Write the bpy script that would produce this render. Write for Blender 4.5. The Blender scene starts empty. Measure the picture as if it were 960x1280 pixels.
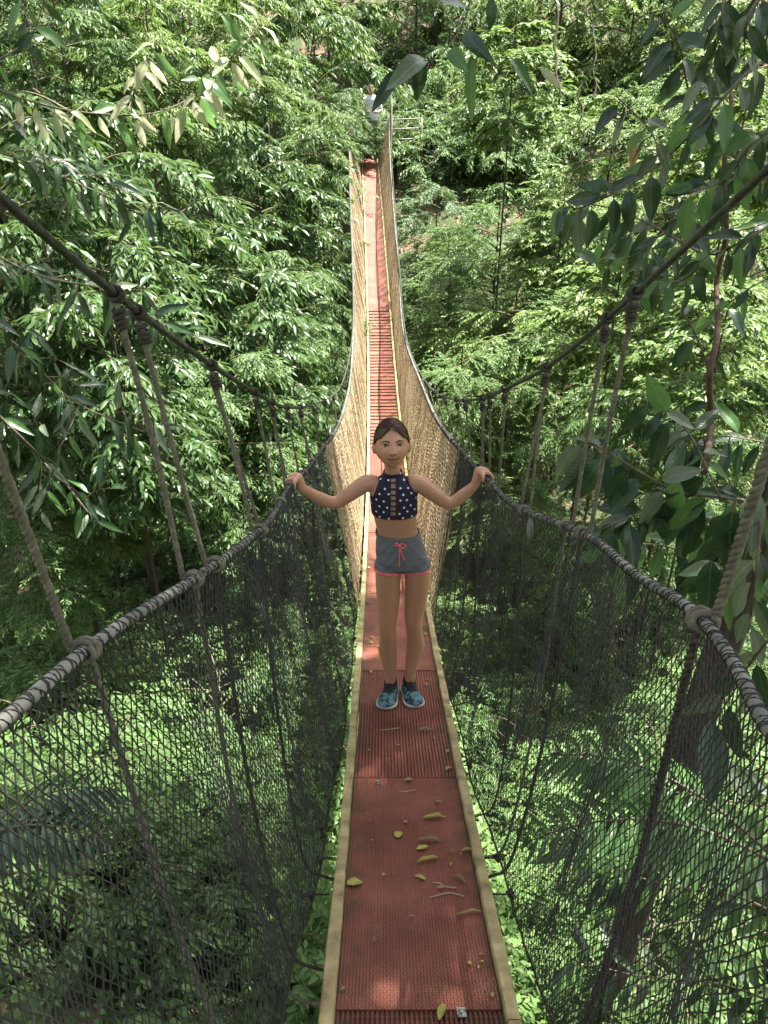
import bpy, bmesh, math, random
import numpy as np
from mathutils import Vector, Matrix, Quaternion
from mathutils.bvhtree import BVHTree
random.seed(7); rng = np.random.default_rng(7)
R = math.radians
scene = bpy.context.scene
col = scene.collection
# ------------------------------------------------------------------ camera
PITCH = R(28.8); FPX = 961.0
cam = bpy.data.cameras.new('camera'); camo = bpy.data.objects.new('camera', cam); col.objects.link(camo)
cam.sensor_fit = 'VERTICAL'; cam.sensor_height = 24.0; cam.lens = FPX/1280*24.0
cam.clip_start = 0.05; cam.clip_end = 2000
camo.location = (0, 0, 0); camo.rotation_euler = (math.pi/2-PITCH, 0, 0)
scene.camera = camo
# ------------------------------------------------------------------ sky, sun, exposure
SUN_EL, SUN_AZ = 70.0, 55.0          # azimuth clockwise from +Y (ahead): light comes from the right, a little ahead
w = bpy.data.worlds.new('World'); scene.world = w; w.use_nodes = True
nt = w.node_tree; bg = nt.nodes['Background']
sky = nt.nodes.new('ShaderNodeTexSky'); sky.sky_type = 'NISHITA'; sky.sun_disc = False
sky.sun_elevation = R(SUN_EL); sky.sun_rotation = R(SUN_AZ)
sky.air_density = .8; sky.dust_density = 4.0; sky.ozone_density = .6
hs = nt.nodes.new('ShaderNodeHueSaturation'); hs.inputs['Saturation'].default_value = .5      # thin bright haze whitens the sky
nt.links.new(sky.outputs[0], hs.inputs['Color']); nt.links.new(hs.outputs[0], bg.inputs[0]); bg.inputs[1].default_value = 0.095
sl = bpy.data.lights.new('sun', 'SUN'); sl.energy = 5.0; sl.angle = R(0.53); sl.color = (1, .955, .87)
so = bpy.data.objects.new('sun', sl); col.objects.link(so)
SUNV = Vector((math.sin(R(SUN_AZ))*math.cos(R(SUN_EL)), math.cos(R(SUN_AZ))*math.cos(R(SUN_EL)), math.sin(R(SUN_EL))))
so.rotation_euler = SUNV.to_track_quat('Z', 'Y').to_euler(); so.location = SUNV*60
scene.view_settings.view_transform = 'Standard'; scene.view_settings.look = 'None'
scene.view_settings.exposure = 2.38; scene.view_settings.gamma = 1.0
scene.view_settings.use_curve_mapping = False
scene.cycles.max_bounces = 6; scene.cycles.diffuse_bounces = 4; scene.cycles.glossy_bounces = 2; scene.cycles.transmission_bounces = 3

# ------------------------------------------------------------------ pixel helpers (photo pixels, 960 x 1280)
cP, sP = math.cos(PITCH), math.sin(PITCH)
def ray(u, v):
    a = (u-480)/FPX; b = (640-v)/FPX
    return Vector((a, cP+b*sP, -sP+b*cP))
def atY(u, v, Y): r = ray(u, v); return r*(Y/r.y)
def atD(u, v, d): return ray(u, v)*d
DZ = [-2.87147604e-05, 9.27259407e-04, 1.24048848e-02, -4.29906998e-01, -1.42174726e+00]
DX = [-0.0009858, 0.00154894, 0.07892778]
def deckz(y): return float(np.polyval(DZ, y))
def deckx(y): return float(np.polyval(DX, y))
def deck_y(v):                                  # Y at which the deck shows at pixel row v
    lo, hi = .2, 22.6
    for _ in range(50):
        m = (lo+hi)/2; z = deckz(m); d = m*cP-z*sP; vv = 640-FPX*(m*sP+z*cP)/d
        if vv > v: lo = m
        else: hi = m
    return lo

# ------------------------------------------------------------------ materials
def newmat(name):
    m = bpy.data.materials.new(name); m.use_nodes = True
    n = m.node_tree.nodes; l = m.node_tree.links
    return m, n, l, n['Principled BSDF']
def ramp(n, stops):
    r = n.new('ShaderNodeValToRGB'); e = r.color_ramp.elements
    while len(e) < len(stops): e.new(.5)
    for k, (p, c) in enumerate(stops):
        e[k].position = p; e[k].color = (*c, 1)
    return r
def noise(n, l, scale, detail=4, coord='Object', rough=.55, vec=None):
    t = n.new('ShaderNodeTexNoise'); t.inputs['Scale'].default_value = scale
    t.inputs['Detail'].default_value = detail; t.inputs['Roughness'].default_value = rough
    if vec is None:
        c = n.new('ShaderNodeTexCoord'); vec = c.outputs[coord]
    l.new(vec, t.inputs['Vector']); return t
def bump(n, l, b, h, strength, dist=.002):
    bp = n.new('ShaderNodeBump'); bp.inputs['Strength'].default_value = strength; bp.inputs['Distance'].default_value = dist
    l.new(h, bp.inputs['Height']); l.new(bp.outputs[0], b.inputs['Normal'])
def simple(name, stops, scale=20, rough=.7, bs=.3, bd=.002, detail=5, spec=.4):
    m, n, l, b = newmat(name)
    t = noise(n, l, scale, detail); r = ramp(n, stops); l.new(t.outputs[0], r.inputs[0]); l.new(r.outputs[0], b.inputs['Base Color'])
    b.inputs['Roughness'].default_value = rough; b.inputs['Specular IOR Level'].default_value = spec
    if bs: bump(n, l, b, t.outputs[0], bs, bd)
    return m
def leafmat(name, cols, trans=.24, rough=.48, transcol=(.24, .39, .08), spec=.24):
    m, n, l, b = newmat(name)
    g = n.new('ShaderNodeNewGeometry'); oi = n.new('ShaderNodeObjectInfo')
    mx = n.new('ShaderNodeMath'); mx.operation = 'MULTIPLY_ADD'; mx.inputs[1].default_value = .25; l.new(oi.outputs['Random'], mx.inputs[0])
    ms = n.new('ShaderNodeMath'); ms.operation = 'MULTIPLY'; ms.inputs[1].default_value = .75; l.new(g.outputs['Random Per Island'], ms.inputs[0])
    l.new(ms.outputs[0], mx.inputs[2])
    r = ramp(n, [(k/(len(cols)-1), c) for k, c in enumerate(cols)]); l.new(mx.outputs[0], r.inputs[0])
    # underside of the leaf is paler
    bf = n.new('ShaderNodeMixRGB'); bf.blend_type = 'MIX'; bf.inputs[2].default_value = (.10, .16, .06, 1)
    k = n.new('ShaderNodeMath'); k.operation = 'MULTIPLY'; k.inputs[1].default_value = .3; l.new(g.outputs['Backfacing'], k.inputs[0])
    l.new(k.outputs[0], bf.inputs[0]); l.new(r.outputs[0], bf.inputs[1])
    l.new(bf.outputs[0], b.inputs['Base Color'])
    b.inputs['Roughness'].default_value = rough; b.inputs['Specular IOR Level'].default_value = spec
    if trans > 0:
        t = n.new('ShaderNodeBsdfTranslucent'); mt = n.new('ShaderNodeMixRGB'); mt.blend_type = 'MIX'; mt.inputs[0].default_value = .55
        l.new(r.outputs[0], mt.inputs[1]); mt.inputs[2].default_value = (*transcol, 1); l.new(mt.outputs[0], t.inputs[0])
        mixs = n.new('ShaderNodeMixShader'); mixs.inputs[0].default_value = trans
        l.new(b.outputs[0], mixs.inputs[1]); l.new(t.outputs[0], mixs.inputs[2])
        l.new(mixs.outputs[0], n['Material Output'].inputs['Surface'])
    return m
M = {}
M['leaf_mid'] = leafmat('leaf_mid', [(.010, .030, .009), (.028, .070, .017), (.065, .13, .034), (.12, .19, .05)])
M['leaf_yellow'] = leafmat('leaf_yellow', [(.022, .05, .012), (.065, .12, .025), (.125, .19, .04), (.20, .245, .06)], trans=.3)
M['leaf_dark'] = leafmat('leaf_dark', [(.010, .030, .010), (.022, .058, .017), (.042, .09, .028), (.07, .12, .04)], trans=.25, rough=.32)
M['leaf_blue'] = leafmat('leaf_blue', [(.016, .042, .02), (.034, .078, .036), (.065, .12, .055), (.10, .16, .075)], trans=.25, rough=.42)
M['leaf_fresh'] = leafmat('leaf_fresh', [(.05, .11, .028), (.085, .16, .042), (.13, .21, .06)], trans=.28)
M['leaf_pale'] = leafmat('leaf_pale', [(.10, .16, .06), (.17, .22, .10), (.26, .27, .16)], trans=.3, rough=.3)
M['bark'] = simple('bark', [(.3, (.022, .016, .011)), (.5, (.055, .042, .030)), (.7, (.11, .092, .07))], 9, .9, .8, .01)
M['bark_red'] = simple('bark_red', [(.3, (.045, .022, .014)), (.55, (.095, .052, .034)), (.75, (.16, .11, .08))], 30, .8, .6, .003)
M['twig'] = simple('twig', [(.3, (.05, .045, .025)), (.6, (.12, .10, .06)), (.8, (.2, .18, .13))], 25, .85, .5, .003)
M['rope'] = simple('rope', [(.25, (.065, .062, .040)), (.5, (.125, .118, .080)), (.75, (.20, .19, .14))], 60, .9, .6, .0015)
M['rope_dark'] = simple('rope_dark', [(.25, (.018, .015, .010)), (.5, (.040, .034, .024)), (.75, (.08, .07, .052))], 60, .9, .6, .0015)
M['hand_rope'] = simple('hand_rope', [(.3, (.075, .075, .062)), (.5, (.16, .16, .14)), (.72, (.27, .27, .245))], 9, .8, .5, .002)
M['cable'] = simple('cable', [(.3, (.018, .022, .016)), (.5, (.035, .042, .03)), (.75, (.075, .08, .06))], 50, .6, .4, .001)
M['net_black'] = simple('net_black', [(.3, (.022, .023, .021)), (.6, (.04, .041, .038)), (.8, (.07, .07, .065))], 5, .75, 0)
M['net_tan'] = simple('net_tan', [(.3, (.25, .185, .11)), (.5, (.33, .245, .145)), (.72, (.40, .315, .20))], 1.3, .75, 0)
M['beam'] = simple('beam', [(.28, (.12, .10, .05)), (.45, (.27, .215, .105)), (.6, (.38, .31, .155)), (.8, (.46, .42, .28))], 14, .85, .5, .003)
M['metal'] = simple('metal', [(.3, (.25, .25, .24)), (.7, (.55, .55, .53))], 60, .35, .2, .001); M['metal'].node_tree.nodes['Principled BSDF'].inputs['Metallic'].default_value = .8
M['rail_metal'] = simple('rail_metal', [(.3, (.10, .10, .075)), (.7, (.26, .25, .19))], 30, .6, .3, .001)
M['plank'] = simple('plank', [(.3, (.055, .045, .035)), (.5, (.11, .09, .07)), (.75, (.2, .175, .14))], 12, .9, .5, .004)
M['dry_leaf'] = simple('dry_leaf', [(.3, (.10, .075, .035)), (.5, (.24, .19, .085)), (.75, (.38, .31, .16))], 30, .7, .3, .002)
M['fallen_yellow'] = simple('fallen_yellow', [(.3, (.20, .21, .04)), (.6, (.34, .33, .075)), (.8, (.42, .38, .12))], 25, .55, .2, .002)
M['gravel_twig'] = simple('dead_twig', [(.3, (.22, .17, .11)), (.7, (.42, .35, .25))], 50, .9, .4, .002)
# red moulded mat: fine weave pressed in, dirt and worn pale patches
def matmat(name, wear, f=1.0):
    m, n, l, b = newmat(name)
    uv = n.new('ShaderNodeUVMap'); uv.uv_map = 'UVMap'
    br = n.new('ShaderNodeTexBrick'); br.inputs['Scale'].default_value = 1.0; br.inputs['Brick Width'].default_value = .011; br.inputs['Row Height'].default_value = .0085
    br.inputs['Mortar Size'].default_value = .0016; br.inputs['Mortar Smooth'].default_value = .4
    br.inputs['Color1'].default_value = (1, 1, 1, 1); br.inputs['Color2'].default_value = (.86, .86, .86, 1); br.inputs['Mortar'].default_value = (.42, .42, .42, 1)
    l.new(uv.outputs[0], br.inputs['Vector'])
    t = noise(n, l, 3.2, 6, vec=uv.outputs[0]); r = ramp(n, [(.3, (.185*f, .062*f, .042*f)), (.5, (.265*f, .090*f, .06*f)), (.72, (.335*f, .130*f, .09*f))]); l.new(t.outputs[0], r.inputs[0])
    mu = n.new('ShaderNodeMixRGB'); mu.blend_type = 'MULTIPLY'; mu.inputs[0].default_value = .75; l.new(r.outputs[0], mu.inputs[1]); l.new(br.outputs['Color'], mu.inputs[2])
    t2 = noise(n, l, 7, 8, vec=uv.outputs[0], rough=.7); t3 = noise(n, l, 160, 2, vec=uv.outputs[0])
    r2 = ramp(n, [(.57, (0, 0, 0)), (.68, (1, 1, 1))]); l.new(t2.outputs[0], r2.inputs[0])
    r3 = ramp(n, [(.5, (0, 0, 0)), (.6, (1, 1, 1))]); l.new(t3.outputs[0], r3.inputs[0])
    k = n.new('ShaderNodeMath'); k.operation = 'MULTIPLY'; l.new(r2.outputs[0], k.inputs[0]); l.new(r3.outputs[0], k.inputs[1])
    k2 = n.new('ShaderNodeMath'); k2.operation = 'MULTIPLY'; k2.inputs[1].default_value = wear; l.new(k.outputs[0], k2.inputs[0])
    mw = n.new('ShaderNodeMixRGB'); mw.inputs[2].default_value = (.33, .25, .13, 1); l.new(k2.outputs[0], mw.inputs[0]); l.new(mu.outputs[0], mw.inputs[1])
    sx = n.new('ShaderNodeSeparateXYZ'); l.new(uv.outputs[0], sx.inputs[0]); ab = n.new('ShaderNodeMath'); ab.operation = 'ABSOLUTE'; l.new(sx.outputs[0], ab.inputs[0])
    t4 = noise(n, l, 11, 7, vec=uv.outputs[0], rough=.65); ad = n.new('ShaderNodeMath'); ad.operation = 'MULTIPLY_ADD'; ad.inputs[1].default_value = 2.2; l.new(ab.outputs[0], ad.inputs[0]); l.new(t4.outputs[0], ad.inputs[2])
    r4 = ramp(n, [(.80, (0, 0, 0)), (.98, (.7, .7, .7))]); l.new(ad.outputs[0], r4.inputs[0])
    md = n.new('ShaderNodeMixRGB'); md.inputs[2].default_value = (.085, .058, .036, 1); l.new(r4.outputs[0], md.inputs[0]); l.new(mw.outputs[0], md.inputs[1])
    t5 = noise(n, l, 4.5, 9, vec=uv.outputs[0], rough=.75); r5 = ramp(n, [(.36, (.74, .72, .70)), (.6, (1.1, 1.08, 1.06))]); l.new(t5.outputs[0], r5.inputs[0])
    mv = n.new('ShaderNodeMixRGB'); mv.blend_type = 'MULTIPLY'; mv.inputs[0].default_value = .8; l.new(md.outputs[0], mv.inputs[1]); l.new(r5.outputs[0], mv.inputs[2])
    l.new(mv.outputs[0], b.inputs['Base Color']); b.inputs['Roughness'].default_value = .62; b.inputs['Specular IOR Level'].default_value = .35
    bump(n, l, b, br.outputs['Color'], .8, .0022)
    return m
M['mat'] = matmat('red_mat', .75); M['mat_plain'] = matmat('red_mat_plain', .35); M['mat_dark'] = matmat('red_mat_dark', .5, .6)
# soil
def soilmat():
    m, n, l, b = newmat('soil')
    t = noise(n, l, 1.6, 8); r = ramp(n, [(.3, (.055, .038, .022)), (.5, (.12, .082, .05)), (.62, (.20, .135, .085)), (.75, (.28, .20, .13))]); l.new(t.outputs[0], r.inputs[0])
    t2 = noise(n, l, 22, 6); mu = n.new('ShaderNodeMixRGB'); mu.blend_type = 'OVERLAY'; mu.inputs[0].default_value = .8; l.new(r.outputs[0], mu.inputs[1]); l.new(t2.outputs[0], mu.inputs[2])
    t3 = noise(n, l, 2.7, 4); r3 = ramp(n, [(.40, (0, 0, 0)), (.54, (1, 1, 1))]); l.new(t3.outputs[0], r3.inputs[0])
    mg = n.new('ShaderNodeMixRGB'); mg.inputs[2].default_value = (.045, .075, .022, 1); l.new(r3.outputs[0], mg.inputs[0]); l.new(mu.outputs[0], mg.inputs[1])
    l.new(mg.outputs[0], b.inputs['Base Color']); b.inputs['Roughness'].default_value = .95
    bump(n, l, b, t2.outputs[0], .8, .06); return m
M['soil'] = soilmat()

# ------------------------------------------------------------------ mesh helpers
def mesh_np(name, V, F, smooth=True):
    """V (n,3), F list of int arrays all with the same corner count, or one (m,k) array"""
    me = bpy.data.meshes.new(name); V = np.asarray(V, dtype=np.float32)
    Fs = F if isinstance(F, list) else [F]
    Fs = [np.asarray(f, dtype=np.int32) for f in Fs if len(f)]
    me.vertices.add(len(V)); me.vertices.foreach_set('co', V.ravel())
    tot = sum(f.size for f in Fs); npoly = sum(len(f) for f in Fs)
    me.loops.add(tot); me.polygons.add(npoly)
    me.loops.foreach_set('vertex_index', np.concatenate([f.ravel() for f in Fs]))
    sizes = np.concatenate([np.full(len(f), f.shape[1], dtype=np.int32) for f in Fs])
    starts = np.zeros(npoly, dtype=np.int32); starts[1:] = np.cumsum(sizes)[:-1]
    me.polygons.foreach_set('loop_start', starts)
    me.polygons.foreach_set('use_smooth', np.full(npoly, smooth, dtype=bool))
    me.update(calc_edges=True); me.validate(); return me
class MB:
    """collects shapes and links them as one mesh object"""
    def __init__(s): s.V = []; s.Q = []; s.T = []; s.n = 0
    def add(s, V, Q=(), T=()):
        V = np.asarray(V, float).reshape(-1, 3); s.V.append(V)
        if len(Q): s.Q.append(np.asarray(Q, int).reshape(-1, 4)+s.n)
        if len(T): s.T.append(np.asarray(T, int).reshape(-1, 3)+s.n)
        s.n += len(V); return s
    def tube(s, pts, rad, sides=6, cap=True):
        P = np.asarray([tuple(p) for p in pts], float); n = len(P)
        rad = np.full(n, rad) if np.isscalar(rad) else np.asarray(rad, float)
        Tn = np.gradient(P, axis=0); Tn /= np.linalg.norm(Tn, axis=1)[:, None]+1e-12
        a = np.array([0, 0, 1.]) if abs(Tn[0][2]) < .9 else np.array([1., 0, 0])
        N = np.zeros_like(P); N[0] = np.cross(Tn[0], a); N[0] /= np.linalg.norm(N[0])
        for i in range(1, n):
            v = N[i-1]-Tn[i]*np.dot(N[i-1], Tn[i]); N[i] = v/(np.linalg.norm(v)+1e-12)
        B = np.cross(Tn, N); th = np.arange(sides)*2*math.pi/sides
        V = P[:, None]+rad[:, None, None]*(np.cos(th)[None, :, None]*N[:, None]+np.sin(th)[None, :, None]*B[:, None])
        i = np.arange(n-1)[:, None]*sides; j = np.arange(sides)[None]; k = (j+1) % sides
        Q = np.stack([i+j, i+k, i+sides+k, i+sides+j], -1).reshape(-1, 4)
        V = V.reshape(-1, 3); T = []
        if cap:
            V = np.vstack([V, P[0], P[-1]]); c0, c1 = len(V)-2, len(V)-1
            T = [(c0, (q+1) % sides, q) for q in range(sides)]+[(c1, (n-1)*sides+q, (n-1)*sides+(q+1) % sides) for q in range(sides)]
        return s.add(V, Q, T)
    def rope(s, pts, r, pitch=.045, strands=3, sides=5, step=.007, phase=0.):
        P = resample(pts, step); n = len(P)
        Tn = np.gradient(P, axis=0); Tn /= np.linalg.norm(Tn, axis=1)[:, None]+1e-12
        a = np.array([0, 0, 1.]) if abs(Tn[0][2]) < .9 else np.array([1., 0, 0])
        N = np.zeros_like(P); N[0] = np.cross(Tn[0], a); N[0] /= np.linalg.norm(N[0])
        for i in range(1, n):
            v = N[i-1]-Tn[i]*np.dot(N[i-1], Tn[i]); N[i] = v/(np.linalg.norm(v)+1e-12)
        B = np.cross(Tn, N); d = np.concatenate([[0], np.cumsum(np.linalg.norm(np.diff(P, axis=0), axis=1))])
        for k in range(strands):
            th = phase+2*math.pi*(d/pitch+k/strands)
            s.tube(P+r*.5*(np.cos(th)[:, None]*N+np.sin(th)[:, None]*B), r*.56, sides)
        return s
    def box(s, c, sx, sy, sz, ax=None):
        c = np.asarray(tuple(c), float); A = np.eye(3) if ax is None else np.asarray([tuple(q) for q in ax], float)
        V = [c+A[0]*sx/2*i+A[1]*sy/2*j+A[2]*sz/2*k for i in (-1, 1) for j in (-1, 1) for k in (-1, 1)]
        return s.add(V, [(0, 1, 3, 2), (4, 6, 7, 5), (0, 4, 5, 1), (2, 3, 7, 6), (0, 2, 6, 4), (1, 5, 7, 3)])
    def loft(s, rings):
        """rings: list of (n,3) arrays, closed tube with end caps"""
        n = len(rings[0]); V = np.vstack(rings); m = len(rings); Q = []
        for i in range(m-1):
            for j in range(n):
                k = (j+1) % n; Q.append((i*n+j, i*n+k, (i+1)*n+k, (i+1)*n+j))
        V = np.vstack([V, np.mean(rings[0], 0), np.mean(rings[-1], 0)]); c0, c1 = len(V)-2, len(V)-1
        T = [(c0, (j+1) % n, j) for j in range(n)]+[(c1, (m-1)*n+j, (m-1)*n+(j+1) % n) for j in range(n)]
        return s.add(V, Q, T)
    def ellipsoid(s, c, rx, ry, rz, ax=None, nu=12, nv=8):
        c = np.asarray(tuple(c), float); A = np.eye(3) if ax is None else np.asarray([tuple(q) for q in ax], float)
        rings = []
        for i in range(1, nv):
            ph = math.pi*i/nv-math.pi/2
            th = np.arange(nu)*2*math.pi/nu
            rings.append(c+np.outer(np.cos(th)*math.cos(ph)*rx, A[0])+np.outer(np.sin(th)*math.cos(ph)*ry, A[1])+A[2]*math.sin(ph)*rz)
        rings = [np.repeat((c-A[2]*rz)[None], nu, 0)*.98+rings[0]*.02]+rings+[np.repeat((c+A[2]*rz)[None], nu, 0)*.98+rings[-1]*.02]
        return s.loft(rings)
    def mesh(s, name, smooth=True, origin=(0, 0, 0)):
        V = np.vstack(s.V)-np.asarray(tuple(origin), float)
        F = []
        if s.Q: F.append(np.vstack(s.Q))
        if s.T: F.append(np.vstack(s.T))
        return mesh_np(name, V, F, smooth)
    def build(s, name, mat, parent=None, smooth=True, origin=None):
        """geometry given in world coordinates; the object sits at its parent's origin"""
        o = tuple(parent.location) if (parent is not None and parent.parent is None and origin is None) else (origin or (0, 0, 0))
        me = s.mesh(name, smooth, o); return link(name, me, mat, parent)
def link(name, me, mat=None, parent=None, loc=None):
    if mat is not None and len(me.materials) == 0: me.materials.append(mat if not isinstance(mat, str) else M[mat])
    o = bpy.data.objects.new(name, me); col.objects.link(o)
    if parent is not None: o.parent = parent
    if loc is not None: o.location = loc
    return o
def resample(pts, step):
    P = np.asarray([tuple(p) for p in pts], float)
    d = np.concatenate([[0], np.cumsum(np.linalg.norm(np.diff(P, axis=0), axis=1))])
    n = max(3, int(d[-1]/step)+1); t = np.linspace(0, d[-1], n)
    return np.stack([np.interp(t, d, P[:, k]) for k in range(3)], 1)
def smooth_path(pts, n=12):
    P = [Vector(p) for p in pts]
    if len(P) < 3: return [P[0].lerp(P[-1], k/n) for k in range(n+1)]
    out = []
    for i in range(len(P)-1):
        p0 = P[i-1] if i else P[0]*2-P[1]; p1, p2 = P[i], P[i+1]; p3 = P[i+2] if i+2 < len(P) else P[-1]*2-P[-2]
        for k in range(n):
            t = k/n
            out.append(.5*((2*p1)+(p2-p0)*t+(2*p0-5*p1+4*p2-p3)*t*t+(3*p1-p0-3*p2+p3)*t**3))
    out.append(P[-1]); return out
def tag(o, label=None, cat=None, group=None, kind=None):
    if label: o['label'] = label
    if cat: o['category'] = cat
    if group: o['group'] = group
    if kind: o['kind'] = kind
    return o
def empty(name, loc): 
    o = bpy.data.objects.new(name, None); col.objects.link(o); o.location = loc; o.empty_display_size = .1; return o
class Curve:
    """3-D curve parameterised by Y through given points (cubic Hermite)"""
    def __init__(s, pts):
        P = np.array(sorted([tuple(p) for p in pts], key=lambda q: q[1])); s.y = P[:, 1]; s.P = P
        dy = np.diff(s.y)[:, None]; sl = np.diff(P, axis=0)/dy
        m = np.zeros_like(P); m[0] = sl[0]; m[-1] = sl[-1]
        m[1:-1] = (sl[:-1]*dy[1:]+sl[1:]*dy[:-1])/(dy[1:]+dy[:-1]); s.m = m
    def __call__(s, y):
        y = min(max(y, s.y[0]), s.y[-1]); i = min(max(int(np.searchsorted(s.y, y))-1, 0), len(s.y)-2)
        h = s.y[i+1]-s.y[i]; t = (y-s.y[i])/h
        p = (2*t**3-3*t*t+1)*s.P[i]+(t**3-2*t*t+t)*h*s.m[i]+(-2*t**3+3*t*t)*s.P[i+1]+(t**3-t*t)*h*s.m[i+1]
        p[1] = y; return Vector(p)

# ------------------------------------------------------------------ terrain: a gorge crossed by the bridge
def hashn(x, y): return np.sin(x*1.3+1.7*np.sin(y*.7))*np.cos(y*1.1+1.3*np.sin(x*.9))
PY = [-60, -6, -.6, .2, 1.5, 4, 7, 11, 15, 19, 22.2, 23.5, 26, 34, 60, 140]
PZ = [4, -1.2, -1.72, -1.9, -4.2, -6.3, -7.6, -8.6, -8.0, -5.2, -2.5, -1.85, -1.2, 4.5, 22, 52]
def ground(x, y):
    x = np.asarray(x, float); y = np.asarray(y, float)
    yy = y+.9*np.sin(x*.35)+.4*np.sin(x*.9+1)
    f = np.clip(np.abs(x)/3, 0, 1)
    z = np.interp(yy*f+y*(1-f), PY, PZ)
    z = z+(.35*hashn(x*.8, y*.8)+.14*hashn(x*2.3+4, y*2.3))*np.clip(np.abs(x-.0)/2.5, .25, 1)
    return z+np.clip(np.abs(x)-9, 0, 40)*.42
gx = np.concatenate([np.linspace(-150, -16, 20)[:-1], np.linspace(-16, 16, 90), np.linspace(16, 150, 20)[1:]])
gy = np.concatenate([np.linspace(-60, -3, 14)[:-1], np.linspace(-3, 44, 130), np.linspace(44, 140, 24)[1:]])
XX, YY = np.meshgrid(gx, gy); ZZ = ground(XX, YY)
V = np.stack([XX, YY, ZZ], -1).reshape(-1, 3); nx, ny = len(gx), len(gy)
i, j = np.meshgrid(np.arange(nx-1), np.arange(ny-1)); a = (j*nx+i).ravel()
tag(link('ground', mesh_np('ground', V, np.stack([a, a+1, a+nx+1, a+nx], -1)), 'soil'), 'brown soil slopes of the wooded gorge under the bridge', None, None, 'structure')

# ------------------------------------------------------------------ the suspension bridge
bridge = empty('suspension_bridge', (deckx(0), 0, deckz(0)))
tag(bridge, 'narrow red decked rope suspension bridge with netted sides over the gorge', 'bridge')
BO = bridge.location
def frame(y):
    t = Vector((deckx(y+.01)-deckx(y-.01), .02, deckz(y+.01)-deckz(y-.01))).normalized()
    s = t.cross(Vector((0, 0, 1))).normalized(); return t, s, s.cross(t)
def dp(y, off=0, h=0):
    t, s, n = frame(y); return Vector((deckx(y), y, deckz(y)))+s*off+n*h
HALF = .188
def deck_mat(y0, y1, ridges, th=.012, h0=0, mat='mat', name='deck_mat', half=HALF, dpt=.0055):
    nyy = max(3, int((y1-y0)/.12)+1); ys = np.linspace(y0+.003, y1-.003, nyy)
    prof = []                                    # profile across: (offset, height)
    if ridges:
        wd = 2*half/ridges
        for k in range(ridges):
            x0 = -half+k*wd
            prof += [(x0+wd*.10, h0-dpt), (x0+wd*.22, h0), (x0+wd*.68, h0), (x0+wd*.80, h0-dpt)]
        prof = [(-half, h0-dpt)]+prof+[(half, h0-dpt)]
    else: prof = [(x, h0) for x in np.linspace(-half, half, 7)]
    prof = prof+[(half, h0-th), (-half, h0-th)]; m = len(prof); V = []; UV = []
    L = 0; last = None
    for y in ys:
        c = dp(y); L += (c-last).length if last else y0*1.07; last = c
        for (o, h) in prof: V.append(tuple(dp(y, o, h)-BO)); UV.append((o, L))
    Q = [(i*m+j, (i+1)*m+j, (i+1)*m+(j+1) % m, i*m+(j+1) % m) for i in range(len(ys)-1) for j in range(m)]
    n0 = len(ys)-1; me = bpy.data.meshes.new(name); me.from_pydata(V, [], Q+[tuple(range(m)), tuple(n0*m+j for j in reversed(range(m)))])
    uvl = me.uv_layers.new(name='UVMap')
    li = np.zeros(len(me.loops), dtype=np.int32); me.loops.foreach_get('vertex_index', li)
    uvl.data.foreach_set('uv', np.array(UV, dtype=np.float32)[li].ravel()); me.update()
    return link(name, me, mat, bridge)
Ya, Yb, Yc, Yd = deck_y(1263), deck_y(972), deck_y(838), deck_y(770)
Ye, Yf = deck_y(560), deck_y(388)
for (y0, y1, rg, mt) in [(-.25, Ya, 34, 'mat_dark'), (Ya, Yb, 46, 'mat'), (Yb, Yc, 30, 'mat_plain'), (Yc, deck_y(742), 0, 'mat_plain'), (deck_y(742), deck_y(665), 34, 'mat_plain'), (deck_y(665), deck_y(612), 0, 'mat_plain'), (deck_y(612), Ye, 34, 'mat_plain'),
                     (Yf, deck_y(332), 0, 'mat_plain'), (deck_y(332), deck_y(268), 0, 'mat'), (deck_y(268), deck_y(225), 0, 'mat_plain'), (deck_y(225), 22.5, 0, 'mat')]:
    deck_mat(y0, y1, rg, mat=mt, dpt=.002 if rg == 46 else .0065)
# ladder section: slats with open gaps on two runners
y = Ye+.02; k = 0
while y < Yf-.02:
    wd = .082 if k % 7 else .13
    if k % 2 == 0: wd += random.uniform(0, .02)
    deck_mat(y, min(y+wd, Yf), 0, .012, 0, 'mat_plain', 'deck_slat', HALF-.004); y += wd+random.uniform(.035, .05); k += 1
for off in (-.075, .075):
    mb = MB(); mb.tube([dp(y, off, -.035) for y in np.linspace(Ye, Yf, 30)], .014, 5); mb.build('runner', 'metal', bridge)
# wooden side beams in lengths butted end to end
ys = [-.25, .8, 2.35, 4.3, 6.4, 8.6, 10.9, 13.2, 15.5, 17.8, 20.1, 22.5]
for sgn in (-1, 1):
    for y0, y1 in zip(ys[:-1], ys[1:]):
        y0 += .14*(sgn > 0); y1 += .14*(sgn > 0)
        rings = []
        for y in np.linspace(y0+.002, min(y1, 22.5)-.002, 14):
            w0 = .0165+random.uniform(-.0012, .0012); c = sgn*(.2075+random.uniform(-.001, .001)); t = random.uniform(-.001, .001)
            rings.append(np.array([tuple(dp(y, c+a*w0, h+t)) for a, h in ((-1, -.05), (1, -.05), (1, .012), (.8, .018), (-.8, .018), (-1, .012))]))
        MB().loft(rings).build('side_beam', 'beam', bridge, smooth=False)
# cross beams under the deck
for k, y in enumerate(np.arange(.35, 22.4, .82)):
    t, s, n = frame(y); MB().box(dp(y, 0, -.075), .435, .05, .045, (s, t, n)).build('cross_beam', 'plank', bridge, smooth=False)

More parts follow.
